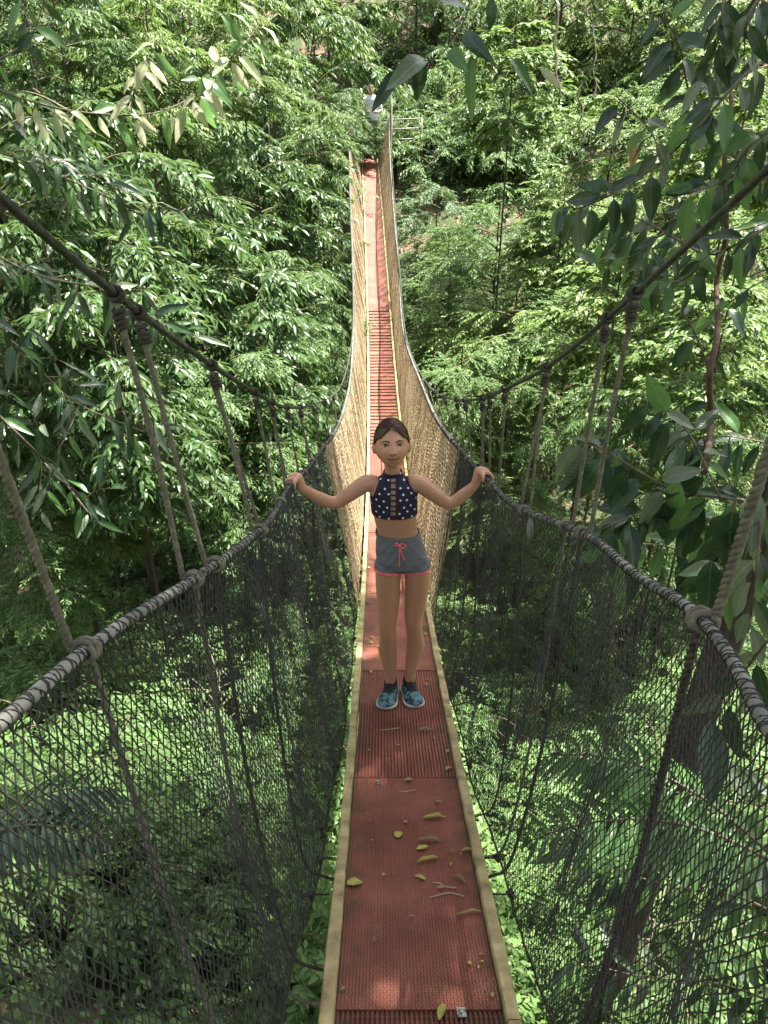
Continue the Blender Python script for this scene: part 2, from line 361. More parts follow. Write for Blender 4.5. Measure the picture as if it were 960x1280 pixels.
# ropes and cables, traced along the bridge
HL = Curve([(-.50, -.55, -.16), atY(0, 905, .62), atY(108, 812, .82), atY(245, 722, 1.2), atY(325, 663, 1.7), atY(362, 608, 2.6), atY(385, 585, 3.3), atY(405, 558, 4.2), atY(425, 525, 5.8), atY(437, 480, 7.5), atY(441, 430, 9.3), atY(441, 330, 13.5), atY(437, 203, 19), atY(436, 146, 22.4)])
HR = Curve([(.55, -.55, -.16), atY(960, 910, .66), atY(915, 825, .82), atY(875, 772, .97), atY(800, 722, 1.25), atY(728, 666, 1.7), atY(655, 638, 2.05), atY(610, 600, 2.7), atY(575, 562, 4.0), atY(545, 522, 5.8), atY(527, 480, 7.5), atY(508, 430, 9.3), atY(498, 330, 13.5), atY(488, 203, 19), atY(486, 146, 22.4)])
CL = Curve([(-.52, -.65, 1.0), (-.435, .6, .09), atY(143, 367, 1.2), atY(172, 390, 1.33), atY(264, 456, 1.72), atY(320, 491, 2.25), atY(352, 508, 2.9), atY(378, 509, 3.6), atY(400, 503, 4.5), atY(428, 478, 6.8), HL(9.5)+Vector((-.01, 0, .05)), HL(13.5)+Vector((-.01, 0, .06)), HL(17)+Vector((-.02, 0, .12)), atY(437, 165, 21), atY(436, 118, 22.8)])
CR = Curve([(.60, -.65, 1.0), atY(960, 212, 1.09), atY(795, 366, 1.62), atY(760, 397, 1.74), atY(685, 458, 2.12), atY(632, 486, 2.5), atY(605, 497, 2.95), atY(575, 500, 3.7), atY(556, 496, 4.5), atY(530, 474, 6.5), HR(9.5)+Vector((.01, 0, .05)), HR(13.5)+Vector((.01, 0, .06)), HR(17)+Vector((.02, 0, .12)), atY(489, 165, 21), atY(489, 116, 22.8)])
for Cc in (CL, CR):
    path = [Cc(y) for y in np.concatenate([np.linspace(-.65, 6, 160), np.linspace(6.05, 22.8, 160)])]
    mb = MB(); mb.tube(path[:170], .0052, 8); mb.tube(path[169:], .0075, 6)
    mb.rope(path[:110], .0068, .05, 6, 4, .01); mb.build('main_cable', 'cable', bridge)
for Hc in (HL, HR):
    path = [Hc(y) for y in np.concatenate([np.linspace(-.55, 6, 200), np.linspace(6.05, 22.4, 160)])]
    h = MB(); h.tube(path, np.where(np.arange(len(path)) < 201, .0092, .012), 10); ho = h.build('hand_rope', 'hand_rope', bridge)
    # black net cord laced round the rope
    P = resample(path[:150], .003); d = np.arange(len(P))*.003; mb = MB()
    for ph, pit in ((0, .021), (1.9, -.026), (4., .034)):
        th = 2*math.pi*d/pit+ph+.7*np.sin(d*23)
        mb.tube(P+.0102*np.stack([np.cos(th), .15*np.sin(th*.5), np.sin(th)], 1), .0012, 3, False)
    P = resample(path[150:], .012); d = np.arange(len(P))*.012; th = 2*math.pi*d/.06
    mb.tube(P+.0155*np.stack([np.cos(th), 0*th, np.sin(th)], 1), .0035, 3, False)
    mb.build('net_lashing', 'net_black', ho, origin=tuple(BO))

def coil(mb, c, axis, rad, turns, r, pitch, sides=5, wob=.08):
    ax = Vector(axis).normalized(); a = ax.orthogonal().normalized(); b = ax.cross(a)
    n = int(turns*11); pts = []
    for k in range(n+1):
        t = k/n*turns; th = t*2*math.pi; rr = rad*(1+wob*math.sin(th*1.7+t))
        pts.append(Vector(c)+ax*((t-turns/2)*pitch)+(a*math.cos(th)+b*math.sin(th))*rr)
    mb.tube(pts, r, sides)
    return mb
def suspender(Cc, Hc, sgn, y_top, y_bot, r, double=False, lower=True, knot=1.0, mat='rope'):
    lower = y_bot < 2.1 or double; r *= .74 if sgn < 0 or y_top > .9 else .9
    A = Cc(y_top); B = Hc(y_bot); B = B+Vector((sgn*.006, 0, 0))
    lod = 1 if y_top < 2.0 else (2 if y_top < 4 else 3)
    step = (.007, .014, .03)[lod-1]; sides = (5, 4, 3)[lod-1]
    mb = MB(); top = A+Vector((0, 0, -.012)); bow = Vector((sgn*.006, random.uniform(-.012, .012), 0))
    mb.rope(smooth_path([top, top.lerp(B, .5)+bow, B+Vector((sgn*.014, 0, 0))], 8), r, r*4.6, 3, sides, step)
    if double:
        B2 = Hc(y_bot+.09)+Vector((sgn*.02, 0, 0)); t2 = top+Vector((sgn*.012, .02, -.02))
        mb.rope(smooth_path([t2, t2.lerp(B2, .4)+Vector((0, .01, 0)), B2], 8), r*.9, r*4.6, 3, sides, step)
    so_ = mb.build('suspender_rope', mat, bridge)
    # top knot: several wraps on the cable and a stacked collar below it
    tc = (Cc(y_top+.02)-Cc(y_top-.02)).normalized(); dn = (B-A).normalized(); k = MB()
    coil(k, A+tc*.004, tc, .008+r*.6, 3, r*.62, r*1.25, sides+1)
    nw = 4 if lod < 3 else 3
    for q in range(nw):
        cc = A+dn*(.022+q*r*1.3)*knot; coil(k, cc, dn+Vector((random.uniform(-.25, .25), random.uniform(-.25, .25), 0)), (r*1.05+random.uniform(0, r*.25))*knot, 1.15, r*.62, r*.5, sides+1)
    k.build('knot', 'rope_dark' if y_top < 99 else mat, so_, origin=tuple(BO))
    # lower hitch round the hand rope
    th = (Hc(y_bot+.02)-Hc(y_bot-.02)).normalized(); k2 = MB()
    coil(k2, B-Vector((sgn*.006, 0, 0)), th, .0098+r*.62, 2.6, r*.72, r*1.6, sides+1, .14)
    coil(k2, B-Vector((sgn*.006, 0, 0)), dn*.45+th, .0104+r*.9, 1.2, r*.72, r, sides+1, .12)
    k2.build('hitch', mat, so_, origin=tuple(BO))
    if lower:
        e = dp(y_bot+.02, sgn*.35, -.10); m_ = B.lerp(e, .5)+Vector((sgn*.015, 0, 0)); l = MB()
        l.rope(smooth_path([B+Vector((-sgn*.004, .01, -.016)), m_, e, dp(y_bot+.03, sgn*.28, -.19), dp(y_bot+.03, sgn*.12, -.21), dp(y_bot+.03, 0, -.21)], 8), r*.92, r*4.6, 3, sides, step)
        l.build('lower_rope', 'rope_dark' if random.random() < .5 else mat, so_, origin=tuple(BO))
for yt, yb, r, db in [(.72, .82, .0085, False), (1.2, 1.19, .0082, False), (1.33, 1.31, .0080, False), (1.72, 1.70, .0082, True), (2.22, 2.2, .0072, False), (2.6, 2.62, .008, True), (3.05, 3.1, .0075, False), (3.5, 3.55, .008, True), (4.1, 4.15, .008, False), (4.8, 4.85, .008, False), (5.6, 5.65, .008, False), (6.5, 6.5, .008, False), (7.5, 7.5, .008, False)]:
    suspender(CL, HL, -1, yt, yb, r, db, knot=1.15 if yt > 1 else 1)
for yt, yb, r, db in [(.86, .96, .0098, False), (1.62, 1.70, .0090, False), (1.74, 1.80, .0080, False), (2.13, 2.05, .0082, True), (2.5, 2.55, .0078, False), (2.78, 2.8, .0075, False), (2.98, 3.0, .0082, True), (3.5, 3.5, .008, False), (3.85, 3.9, .008, True), (4.5, 4.5, .008, False), (5.2, 5.2, .008, False), (6.0, 6.0, .008, False), (7.0, 7.0, .008, False)]:
    suspender(CR, HR, 1, yt, yb, r, db, knot=1.15)
# weathered rag of tape left hanging on the right hand rope
c = HR(2.0); rg = []
for q in range(7):
    t = q/6; rg.append(np.array([tuple(c+Vector((.004*math.cos(a)*(1+1.6*math.sin(t*3)), -.018+.013*math.sin(a)*(1+1.2*math.sin(t*3)), -.01-.065*t))) for a in np.arange(8)*math.pi/4]))
MB().loft(rg).build('tape_rag', 'hand_rope', bridge)

# ------------------------------------------------------------------ knotted side nets (every cord is geometry)
def net_panel(Hc, sgn, y0, y1, cell, cord, mat, fold, bottom_off, seed, drop=-.045):
    rg_ = np.random.default_rng(seed)
    yy = np.arange(y0, y1+cell*.5, cell*.92); nc = len(yy)
    top = np.array([tuple(Hc(y)) for y in yy]); 
    bot = np.array([tuple(dp(y, sgn*bottom_off(y), drop-.03*math.sin(y*7.3+seed))) for y in yy])
    rows = int(1.16/cell); ph = rg_.uniform(0, 6.28, 6); Q = []
    for jr in range(rows+1):
        t = jr/rows; sh = .5*cell*(jr % 2)
        ysh = yy+sh
        a = np.stack([np.interp(ysh, yy, top[:, k]) for k in range(3)], 1); b = np.stack([np.interp(ysh, yy, bot[:, k]) for k in range(3)], 1)
        p = a*(1-t)+b*t
        env = math.sin(math.pi*min(t*1.02, 1))**.8
        fo = fold*(np.sin(ysh*11+ph[0]+.9*t)+.6*np.sin(ysh*23+ph[1]-1.5*t)+.5*np.sin(ysh*5.1+ph[2])+.12*np.sin(ysh*47+ph[4]))
        p[:, 0] += sgn*env*(fo+.035*(1-t)*fold/.02*.6)
        p[:, 1] += env*fold*.8*np.sin(ysh*9+ph[3]+2*t)
        p[:, 2] += (.011*np.sin(ysh*14+ph[5]+t*5)+.007*np.sin(ysh*31+ph[2]-t*4))*env+fold*.5*np.sin(t*40+ysh*3)*.15
        p += rg_.normal(0, cell*.05, p.shape); Q.append(p)
    Q = np.array(Q)                            # rows+1, nc, 3
    S, E_ = [], []
    for jr in range(rows):
        A = Q[jr]; B = Q[jr+1]
        if jr % 2 == 0:
            S += [A, A[1:]]; E_ += [B, B[:-1]]
        else:
            S += [A, A[:-1]]; E_ += [B, B[1:]]
    S = np.vstack(S); E_ = np.vstack(E_)
    S = np.vstack([S, Q[rows][:-1]]); E_ = np.vstack([E_, Q[rows][1:]])
    d = E_-S; L = np.linalg.norm(d, axis=1)[:, None]; d /= L+1e-9; S = S-d*cord*.3; E_ = E_+d*cord*.3
    cd = np.interp(S[:, 1], [1.0, 3.2], [cord*1.08, cord*.7])[:, None] if mat == 'net_black' else cord
    up = np.array([.3, .2, .93]); n = np.cross(d, up); n /= np.linalg.norm(n, axis=1)[:, None]+1e-9; b = np.cross(d, n)
    V = []
    for P_ in (S, E_):
        for q in range(3):
            th = q*2*math.pi/3; V.append(P_+cd*(math.cos(th)*n+math.sin(th)*b))
    N = len(S); V = np.stack(V, 1).reshape(-1, 3)-np.array(tuple(BO))
    base = (np.arange(N)*6)[:, None]; F = [base+np.array([[q, (q+1) % 3, 3+(q+1) % 3, 3+q]]) for q in range(3)]
    o = link('net_panel', mesh_np('net_panel', V, np.concatenate(F)), mat, bridge); o['kind'] = 'stuff'
    # bottom cord
    MB().tube([Vector(q) for q in Q[rows][::2]], .0035, 4).build('net_hem', 'rope_dark' if mat == 'net_black' else mat, bridge)
    return o
def botoff(y): return float(np.interp(y, [.2, 1.2, 1.7, 2.6, 5, 24], [.315, .31, .275, .25, .245, .24]))
net_panel(HL, -1, .25, 4.3, .0195, .0012, 'net_black', .010, botoff, 3, -.06)
net_panel(HR, 1, .25, 4.1, .0195, .0012, 'net_black', .012, botoff, 5, -.06)
tag_l = net_panel(HL, -1, 4.2, 22.3, .034, .0031, 'net_tan', .014, botoff, 8)
net_panel(HR, 1, 4.0, 22.3, .034, .0031, 'net_tan', .014, botoff, 9)
# ties from net hem to the cross beams
for y in (1.45, 1.62, 2.2, 2.9, 3.6):
    for sgn in (-1, 1):
        k = MB(); c = dp(y, sgn*botoff(y), -.05)
        coil(k, c, Vector((sgn, .3, .5)), .012, 2.2, .004, .007)
        k.rope([c, dp(y, sgn*.24, -.05)], .004, .02, 3, 4, .01)
        k.build('net_tie', 'rope_dark', bridge)
# small metal mat clips
for (u, v, s) in [(473, 980, .9), (577, 1268, 1.15)]:
    y = deck_y(v); p = atY(u, v, y); t, s_, n = frame(y); mb = MB()
    c = Vector((p.x, y, deckz(y)))
    mb.box(c+n*.0025, .018*s, .020*s, .003, (s_, t, n)); mb.box(c+n*.006+t*.006*s, .018*s, .004, .008, (s_, t, n)); mb.box(c+n*.006-s_*.008*s, .003, .02*s, .008, (s_, t, n)); mb.tube([c+n*.003, c+n*.009], .0045*s, 6)
    mb.build('mat_clip', 'metal', bridge, smooth=False)
# far landing: plank platform, posts and a railing
land = empty('far_landing', (deckx(22.9), 22.9, deckz(22.5))); tag(land, 'small timber landing with a dark sill at the far end of the bridge', 'platform')
zf = deckz(22.5)
for k in range(9): MB().box((-.40, 22.62+.17*k, zf+.02+.004*(k % 2)), 2.0, .16, .045).build('plank', 'plank', land, smooth=False)
MB().box((-.40, 22.53, zf+.075), .62, .06, .09).build('sill', 'plank', land, smooth=False)
for x, y in ((-1.25, 22.7), (.42, 22.7), (-1.25, 23.9), (.42, 23.9)):
    MB().tube([(x, y, zf-2.2), (x, y, zf)], .07, 8).build('leg', 'plank', land)
for q, Cc in enumerate((CL, CR)):
    e = Cc(22.8); mb = MB(); mb.tube([(e.x, 22.8, zf+.05), (e.x, 22.8, e.z+.12)], .035, 8); mb.build('anchor_post', 'rail_metal', land)
rl = empty('railing', tuple(atY(508, 190, 23.0))); tag(rl, 'weathered metal pipe railing standing beside the far end of the bridge', 'railing')
for u in (490, 527): MB().tube([atY(u, 197, 23.0), atY(u, 147, 23.0)], .028, 6).build('post', 'rail_metal', rl)
for v in (149, 161, 174, 187): MB().tube([atY(476, v+1.5, 23.0), atY(527, v-1, 23.0)], .020, 6).build('rail', 'rail_metal', rl)
# near landing behind the photographer
nl = empty('near_landing', (deckx(0), -.9, deckz(-.2))); tag(nl, 'timber landing with two anchor posts where the bridge starts', 'platform'); zn = deckz(-.25)
for k in range(8): MB().box((.08, -.36-.17*k, zn-.02+.004*(k % 2)), 1.7, .16, .045).build('plank', 'plank', nl, smooth=False)
for Cc in (CL, CR):
    e = Cc(-.65); MB().tube([(e.x, -.66, zn-.4), (e.x, -.66, e.z+.15)], .06, 10).build('anchor_post', 'plank', nl)

# ------------------------------------------------------------------ foliage
def leaf_batch(base, axis, nrm, L, W, droop, rows=((.0, 0), (.38, 1), (.74, .72), (1, 0)), fold=.35):
    """many leaves at once: 2 x folded blades along a midrib"""
    n = len(base); side = np.cross(axis, nrm); side /= np.linalg.norm(side, axis=1)[:, None]+1e-9; nr = np.cross(side, axis)
    V = []
    for (t, wv) in rows:
        c = base+axis*(L*t)[:, None]; c[:, 2] -= droop*L*t*t
        if wv == 0: V.append(c)
        else:
            hw = (W*wv*.5)[:, None]
            V += [c-side*hw+nr*hw*fold, c, c+side*hw+nr*hw*fold]
    V = np.stack(V, 1); m = V.shape[1]; nr_ = len(rows)-2
    T = [(0, 1, 2), (0, 2, 3)]; Q = []
    for k in range(nr_-1):
        a = 1+3*k; Q += [(a, a+3, a+4, a+1), (a+1, a+4, a+5, a+2)]
    a = 1+3*(nr_-1); e = m-1; T += [(a, e, a+1), (a+1, e, a+2)]
    off = (np.arange(n)*m)[:, None, None]
    return V.reshape(-1, 3), (np.array(Q)[None]+off).reshape(-1, 4) if Q else np.zeros((0, 4), int), (np.array(T)[None]+off).reshape(-1, 3)
def unit(v): return v/(np.linalg.norm(v, axis=-1, keepdims=True)+1e-9)
def make_crown(seed, Rr, Hh, limbs, twigs, per, L, Wr, droop, twl=(.35, .8), layered=.5, rise=.25):
    """crown centred on its own origin; returns (leaf mesh, limb mesh)"""
    r = np.random.default_rng(seed); B, A, N, Ls = [], [], [], []; lim = MB()
    for i in range(limbs):
        f = (i+.5)/limbs; h = -Hh/2+Hh*f; env = max(.25, math.sin(math.pi*(.12+.80*f))**.7)
        az = i*2.399+r.uniform(-.4, .4); ln = Rr*env*r.uniform(.72, 1.12)
        d = np.array([math.cos(az), math.sin(az), 0]); s0 = np.array([0, 0, h-.25*ln])
        tt = np.linspace(0, 1, 9); up = rise*ln*r.uniform(.5, 1.4); sag = ln*r.uniform(.1, .35)
        path = s0+np.outer(tt*ln, d)+np.outer(up*np.sin(tt*2.0)-sag*tt**3, [0, 0, 1])
        path[:, :2] += r.normal(0, .03*ln, (9, 2))*tt[:, None]
        lim.tube(path, np.linspace(.020, .004, 9)*Rr/2, 4, False)
        for k in range(twigs):
            t = r.uniform(.16, 1)**.8; p = np.array([np.interp(t, tt, path[:, q]) for q in range(3)])
            sd = 1 if k % 2 else -1; ang = az+sd*r.uniform(.3, 1.35)
            el = r.normal(-.05, .45*(1-layered)+.12); td = np.array([math.cos(ang)*math.cos(el), math.sin(ang)*math.cos(el), math.sin(el)])
            tl = r.uniform(*twl)*Rr/2; n = int(per*r.uniform(.7, 1.3)); s = (np.arange(n)+r.uniform(.2, .8))/n
            pts = p+np.outer(s*tl, td); pts[:, 2] -= .38*tl*s**2
            al = np.where(np.arange(n) % 2, 1, -1)*r.uniform(.45, 1.15, n); al[-1] = 0
            pd = np.array([-td[1], td[0], 0]); pd /= np.linalg.norm(pd)+1e-9
            ax = np.outer(np.ones(n), td)*np.cos(al)[:, None]+np.outer(np.sin(al), pd)
            ax[:, 2] -= droop*r.uniform(.3, 1.4, n); ax = unit(ax+r.normal(0, .16, (n, 3)))
            nm = unit(np.array([0, 0, 1.])+r.normal(0, .42, (n, 3)))
            B.append(pts); A.append(ax); N.append(nm); Ls.append(L*r.uniform(.6, 1.25, n))
            if k % 3 == 0: lim.tube([p, p+td*tl*.5-np.array([0, 0, .095*tl]), p+td*tl-np.array([0, 0, .38*tl])], .0045*Rr/2, 3, False)
    B = np.vstack(B); A = np.vstack(A); N = np.vstack(N); Ls = np.concatenate(Ls)
    V, Q, T = leaf_batch(B, A, N, Ls, Ls*Wr*r.uniform(.8, 1.2, len(Ls)), .22)
    return mesh_np('crown', V, [Q, T], True), lim.mesh('limbs')
CR_ = {}
def crown(kind, *a, mat, **k):
    CR_.setdefault(kind, [])
    me, li = make_crown(*a, **k); me.materials.append(M[mat]); li.materials.append(M['twig']); CR_[kind].append((me, li))
#            seed  R    H   limbs twigs per  L     W/L  droop
crown('lance', 11, 2.0, 4.8, 22, 32, 16, .165, .27, .75, mat='leaf_mid', layered=.75)
crown('lance', 12, 1.8, 5.4, 22, 32, 16, .150, .28, .65, mat='leaf_mid', layered=.7)
crown('broad', 21, 2.0, 4.0, 22, 36, 20, .105, .42, .35, mat='leaf_yellow', layered=.5)
crown('broad', 22, 2.2, 3.4, 22, 38, 22, .088, .44, .3, mat='leaf_yellow', layered=.55)
crown('fine', 23, 2.1, 3.6, 22, 38, 24, .075, .38, .25, mat='leaf_fresh', layered=.35)
crown('lance_small', 13, 1.9, 4.6, 22, 34, 20, .115, .30, .5, mat='leaf_mid', layered=.45)
crown('lance_lit', 14, 1.9, 4.4, 20, 32, 16, .155, .30, .7, mat='leaf_yellow', layered=.7)  # yellow leaf colour puts the backlight of the upper branches into the leaves
crown('big', 24, 1.9, 3.6, 18, 26, 13, .19, .46, .4, mat='leaf_yellow', layered=.45)
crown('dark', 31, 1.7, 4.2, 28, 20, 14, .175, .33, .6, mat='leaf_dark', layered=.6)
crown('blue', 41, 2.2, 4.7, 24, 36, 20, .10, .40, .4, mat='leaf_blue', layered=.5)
crown('shrub', 51, 1.1, 1.3, 18, 20, 14, .078, .40, .3, mat='leaf_fresh', layered=.4, rise=.5)
crown('shrub_mid', 52, 1.15, 1.5, 18, 20, 14, .09, .34, .45, mat='leaf_mid', layered=.4, rise=.5)
crown('canopy', 61, 3.0, 2.6, 32, 28, 16, .19, .42, .3, mat='leaf_mid', layered=.6)
tm = MB(); tt = np.linspace(0, 1, 14); pth = np.stack([.05*np.sin(tt*5), .05*np.cos(tt*4)-.05, tt], 1)
tm.tube(pth, .5*(1.25-.7*tt+.5*np.exp(-tt*18)), 10); TR = tm.mesh('trunk'); TR.materials.append(M['bark'])   # unit trunk: scaled per tree
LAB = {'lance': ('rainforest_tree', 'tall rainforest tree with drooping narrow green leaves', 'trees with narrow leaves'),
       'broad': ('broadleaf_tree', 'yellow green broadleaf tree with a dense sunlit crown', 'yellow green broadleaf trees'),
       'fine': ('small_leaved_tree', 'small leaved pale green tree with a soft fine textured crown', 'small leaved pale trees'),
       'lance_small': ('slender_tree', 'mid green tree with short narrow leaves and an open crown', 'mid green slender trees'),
       'lance_lit': ('backlit_tone_tree', 'tree with long drooping leaves tinted golden green for backlight', 'trees tinted golden green for backlight'),
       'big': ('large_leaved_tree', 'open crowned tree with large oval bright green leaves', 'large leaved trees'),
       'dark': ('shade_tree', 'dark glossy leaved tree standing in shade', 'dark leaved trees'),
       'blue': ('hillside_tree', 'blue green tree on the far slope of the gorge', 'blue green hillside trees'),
       'shrub': ('shrub', 'low bright green shrub growing', 'bright green shrubs'),
       'shrub_mid': ('understory_shrub', 'mid green understory shrub with narrow leaves', 'mid green understory shrubs'),
       'canopy': ('canopy_tree', 'tall canopy tree with a broad unseen crown giving shade from above', 'tall canopy trees above the bridge')}
cnt = {}
def tree_at(p, kind, s=1.0, trunk_r=None, rotz=None, sz=1.0, label=None, lean=(0, 0)):
    x, y, z = p; bx_, by_ = x+lean[0], y+lean[1]; g = float(ground(bx_, by_))-.15
    vs = CR_[kind]; k = cnt.get(kind, 0); cnt[kind] = k+1; cm, lm = vs[k % len(vs)]
    nm, lb, gr = LAB[kind]; band = ' beyond the far landing' if by_ > 23 else (' near the bridge start' if by_ < 7.5 else ' on the gorge floor' if g < -6.2 else ' below the far landing')
    if kind not in ('canopy', 'blue'): lb += band; gr += band
    e = empty(nm, (bx_, by_, g)); tag(e, label or lb, 'shrub' if 'shrub' in kind else 'tree', None if label else gr)
    rz = random.uniform(0, 6.28) if rotz is None else rotz
    c = link('crown', cm, None, e, (x-bx_, y-by_, z-g)); c.scale = (s, s, s*sz); c.rotation_euler = (random.uniform(-.12, .12), random.uniform(-.12, .12), rz); c['kind'] = 'stuff'
    l = link('limbs', lm, None, e, c.location); l.scale = c.scale; l.rotation_euler = c.rotation_euler
    tr = trunk_r or (.07*s if 'shrub' not in kind else .02); h = max(.3, z-g+(1.4*s if 'shrub' not in kind else 0))
    t = link('trunk', TR, None, e); t.scale = (tr, tr, h); t.rotation_euler = (0, 0, rz)
    if lean != (0, 0):
        v = Vector((x-bx_, y-by_, h)); t.rotation_euler = Vector((0, 0, 1)).rotation_difference(v).to_euler()
    return e
def tree(u, v, Y, kind, s=1.0, **k): return tree_at(tuple(atY(u, v, Y)), kind, s, **k)

# left wall of trees, far to near
for (u, v, Y, k, s, sz) in [
    (330, 70, 25, 'lance_lit', 1.25, 1.1), (230, 40, 27, 'lance_small', 1.3, 1.0), (120, 60, 26, 'blue', 1.4, 1), (20, 60, 26, 'broad', 1.3, 1), (410, 30, 28, 'lance_lit', 1.2, 1.1), (170, 130, 20, 'lance_lit', 1.0, 1),
    (345, 190, 18.5, 'lance_small', .95, 1.0), (395, 120, 23, 'lance', 1.05, 1), (260, 190, 16, 'lance', .95, 1), (330, 330, 14.5, 'dark', .85, 1.0), (372, 300, 17, 'dark', .9, 1.1), (200, 260, 13, 'lance_small', .95, 1), (362, 405, 13.2, 'lance', .60, .9), (60, 190, 14, 'fine', 1.0, 1),  # dark leaved crowns here also paint in the shaded gaps
    (250, 400, 11, 'dark', .8, 1), (120, 330, 9.5, 'dark', .9, 1), (330, 470, 10.5, 'dark', .75, 1), (290, 560, 8.5, 'lance_small', .6, .9), (30, 380, 7.5, 'dark', .8, 1.0), (150, 470, 7.0, 'dark', .62, 1), (385, 520, 11.5, 'lance', .55, 1), (190, 80, 12, 'lance_lit', .55, .8), (300, 60, 13.5, 'lance_lit', .5, .8), (70, 20, 11, 'lance', .55, .8), (400, 180, 16, 'lance_lit', .42, .8), (420, 470, 14, 'lance_lit', .35, .8), (130, 640, 7.5, 'big', .35, .7), (40, 700, 6.5, 'lance_small', .4, .7)]:
    tree(u, v, Y, k, s, sz=sz)
# right side
for (u, v, Y, k, s, sz) in [
    (520, 40, 29, 'lance', 1.2, 1.1), (610, 20, 31, 'blue', 1.3, 1), (700, 30, 27, 'broad', 1.3, 1), (790, 40, 26, 'broad', 1.2, 1), (880, 60, 25, 'lance', 1.2, 1), (950, 90, 22, 'broad', 1.1, 1), (530, 130, 29, 'blue', 1.0, 1),
    (600, 225, 24, 'blue', .9, .9), (640, 230, 27, 'fine', 1.0, .9), (760, 220, 20, 'broad', 1.0, .9), (860, 200, 19, 'fine', 1.0, 1), (940, 230, 17, 'broad', .9, 1),
    (500, 90, 32, 'blue', 1.2, 1), (585, 110, 33, 'blue', 1.3, 1), (660, 150, 32, 'lance', 1.2, 1), (600, 190, 30, 'blue', 1.0, .9), (740, 110, 31, 'broad', 1.3, 1), (520, 190, 27, 'dark', .8, .9), (560, 175, 27, 'blue', .8, .9), (650, 195, 28, 'dark', .9, .9), (690, 190, 26, 'blue', .8, .9), (430, 70, 32, 'lance', 1.2, 1), (460, 60, 34, 'broad', 1.2, 1), (545, 300, 19, 'blue', .62, .9), (620, 330, 16.5, 'fine', .85, .8), (720, 340, 15, 'broad', .9, .8), (830, 330, 13.5, 'broad', .85, 1), (930, 360, 11, 'broad', .8, 1),
    (560, 400, 15, 'fine', .6, .8), (640, 440, 13, 'broad', .75, .8), (740, 460, 11.5, 'fine', .75, .9), (860, 450, 9.5, 'broad', .7, 1), (575, 500, 12, 'fine', .55, .8), (790, 600, 8, 'lance', .55, .8), (640, 640, 9.2, 'broad', .38, .7), (770, 380, 9.5, 'big', .5, .8), (900, 430, 7.2, 'big', .42, .8), (930, 150, 9.5, 'big', .5, .8), (640, 100, 15, 'big', .6, .8), (700, 300, 14, 'big', .5, .8), (560, 330, 17, 'lance_lit', .4, .8)]:
    tree(u, v, Y, k, s, sz=sz)
for (u, v, Y, s) in [(428, 150, 20.5, .34), (455, 166, 21.7, .20), (470, 172, 22.1, .12), (432, 196, 20.8, .2)]: tree(u, v, Y, 'lance', s, trunk_r=.03)
for q, u in enumerate((20, 110, 200, 300, 390, 470, 560, 640, 730, 820, 920)): tree(u, -12+14*(q % 2), 36+2*(q % 3), ('lance', 'blue', 'broad')[q % 3], 1.5)
# near right tree whose dark trunk rises beside the net, and canopy trees shading the near end
tree_at((1.75, 2.3, 6.3), 'canopy', .92, trunk_r=.125, lean=(-.52, .22), label='dark trunked tree rising close beside the right hand net')
for (x, y, z, s, ln) in [(2.5, 5.2, 7.0, .5, (2.6, -1.5)), (2.3, -.6, 6.2, .9, (.8, -.9)), (-.3, 5.6, 7.8, .42, (-4.1, -3.4)), (-.2, -3.0, 6.6, .9, (-.6, -.8))]:
    tree_at((x, y, z), 'canopy', s, trunk_r=.12, lean=ln)
for (x, y, z, s, ln) in [(-2.7, 19.5, 8.5, .9, (0, .3)), (-5.5, 13.0, 7.5, .95, (-.5, .4)), (-7.5, 19, 9, 1.1, (0, 0)), (-3.2, 8.2, 7.6, .8, (-3.2, -1)), (-2.2, 24.5, 9, .6, (-2.2, .8))]:  # unseen high crowns added to throw shade on the left trees
    tree_at((x, y, z), 'canopy', s, trunk_r=.13, lean=ln)
# shrubs over the slopes, as far as the camera sees them
sr = np.random.default_rng(5); placed = []
def visible(p):
    d = p[1]*cP-p[2]*sP
    return d > 1 and abs(p[0]/d) < .56 and abs((p[1]*sP+p[2]*cP)/d) < .74
tries = 0
while len(placed) < 150 and tries < 9000:
    tries += 1
    y = sr.uniform(2.6, 21) if sr.random() < .75 else sr.uniform(21, 34); x = sr.uniform(-1, 1)*(1.5+y*.62); z = float(ground(x, y))+.5
    if not visible((x, y, z)): continue
    if z > deckz(min(y, 22))-1.3 and abs(x-deckx(y)) < 1.9: continue
    if any((x-a)**2+(y-b)**2 < (.75+.02*y)**2 for a, b in placed): continue
    placed.append((x, y))
    tree_at((x, y, z+sr.uniform(-.1, .5)), 'shrub' if sr.random() < .55 else 'shrub_mid', sr.uniform(.65, 1.15), sz=sr.uniform(.8, 1.2))
def ground_at(u, v):
    r_ = ray(u, v); d = .5
    while d < 60 and r_.z*d > float(ground(r_.x*d, r_.y*d)): d += .05
    return r_*d
for (u, v) in [(520, 175), (545, 195), (575, 190), (600, 200), (630, 205), (660, 190), (690, 200), (540, 225), (580, 225), (620, 235), (660, 230), (505, 200), (500, 185), (560, 180), (610, 180), (650, 170), (720, 180), (100, 1080), (150, 1050), (200, 1090), (240, 1130), (180, 1140), (260, 1060), (130, 1180), (60, 1010), (230, 1200), (300, 1100), (520, 160), (480, 215), (600, 165), (640, 150)]:
    p = ground_at(u, v); tree_at((p.x, p.y, p.z+.35), 'shrub' if sr.random() < .4 else 'shrub_mid', sr.uniform(.7, 1.0)*(1 if p.y < 15 else 1.25), sz=.9)
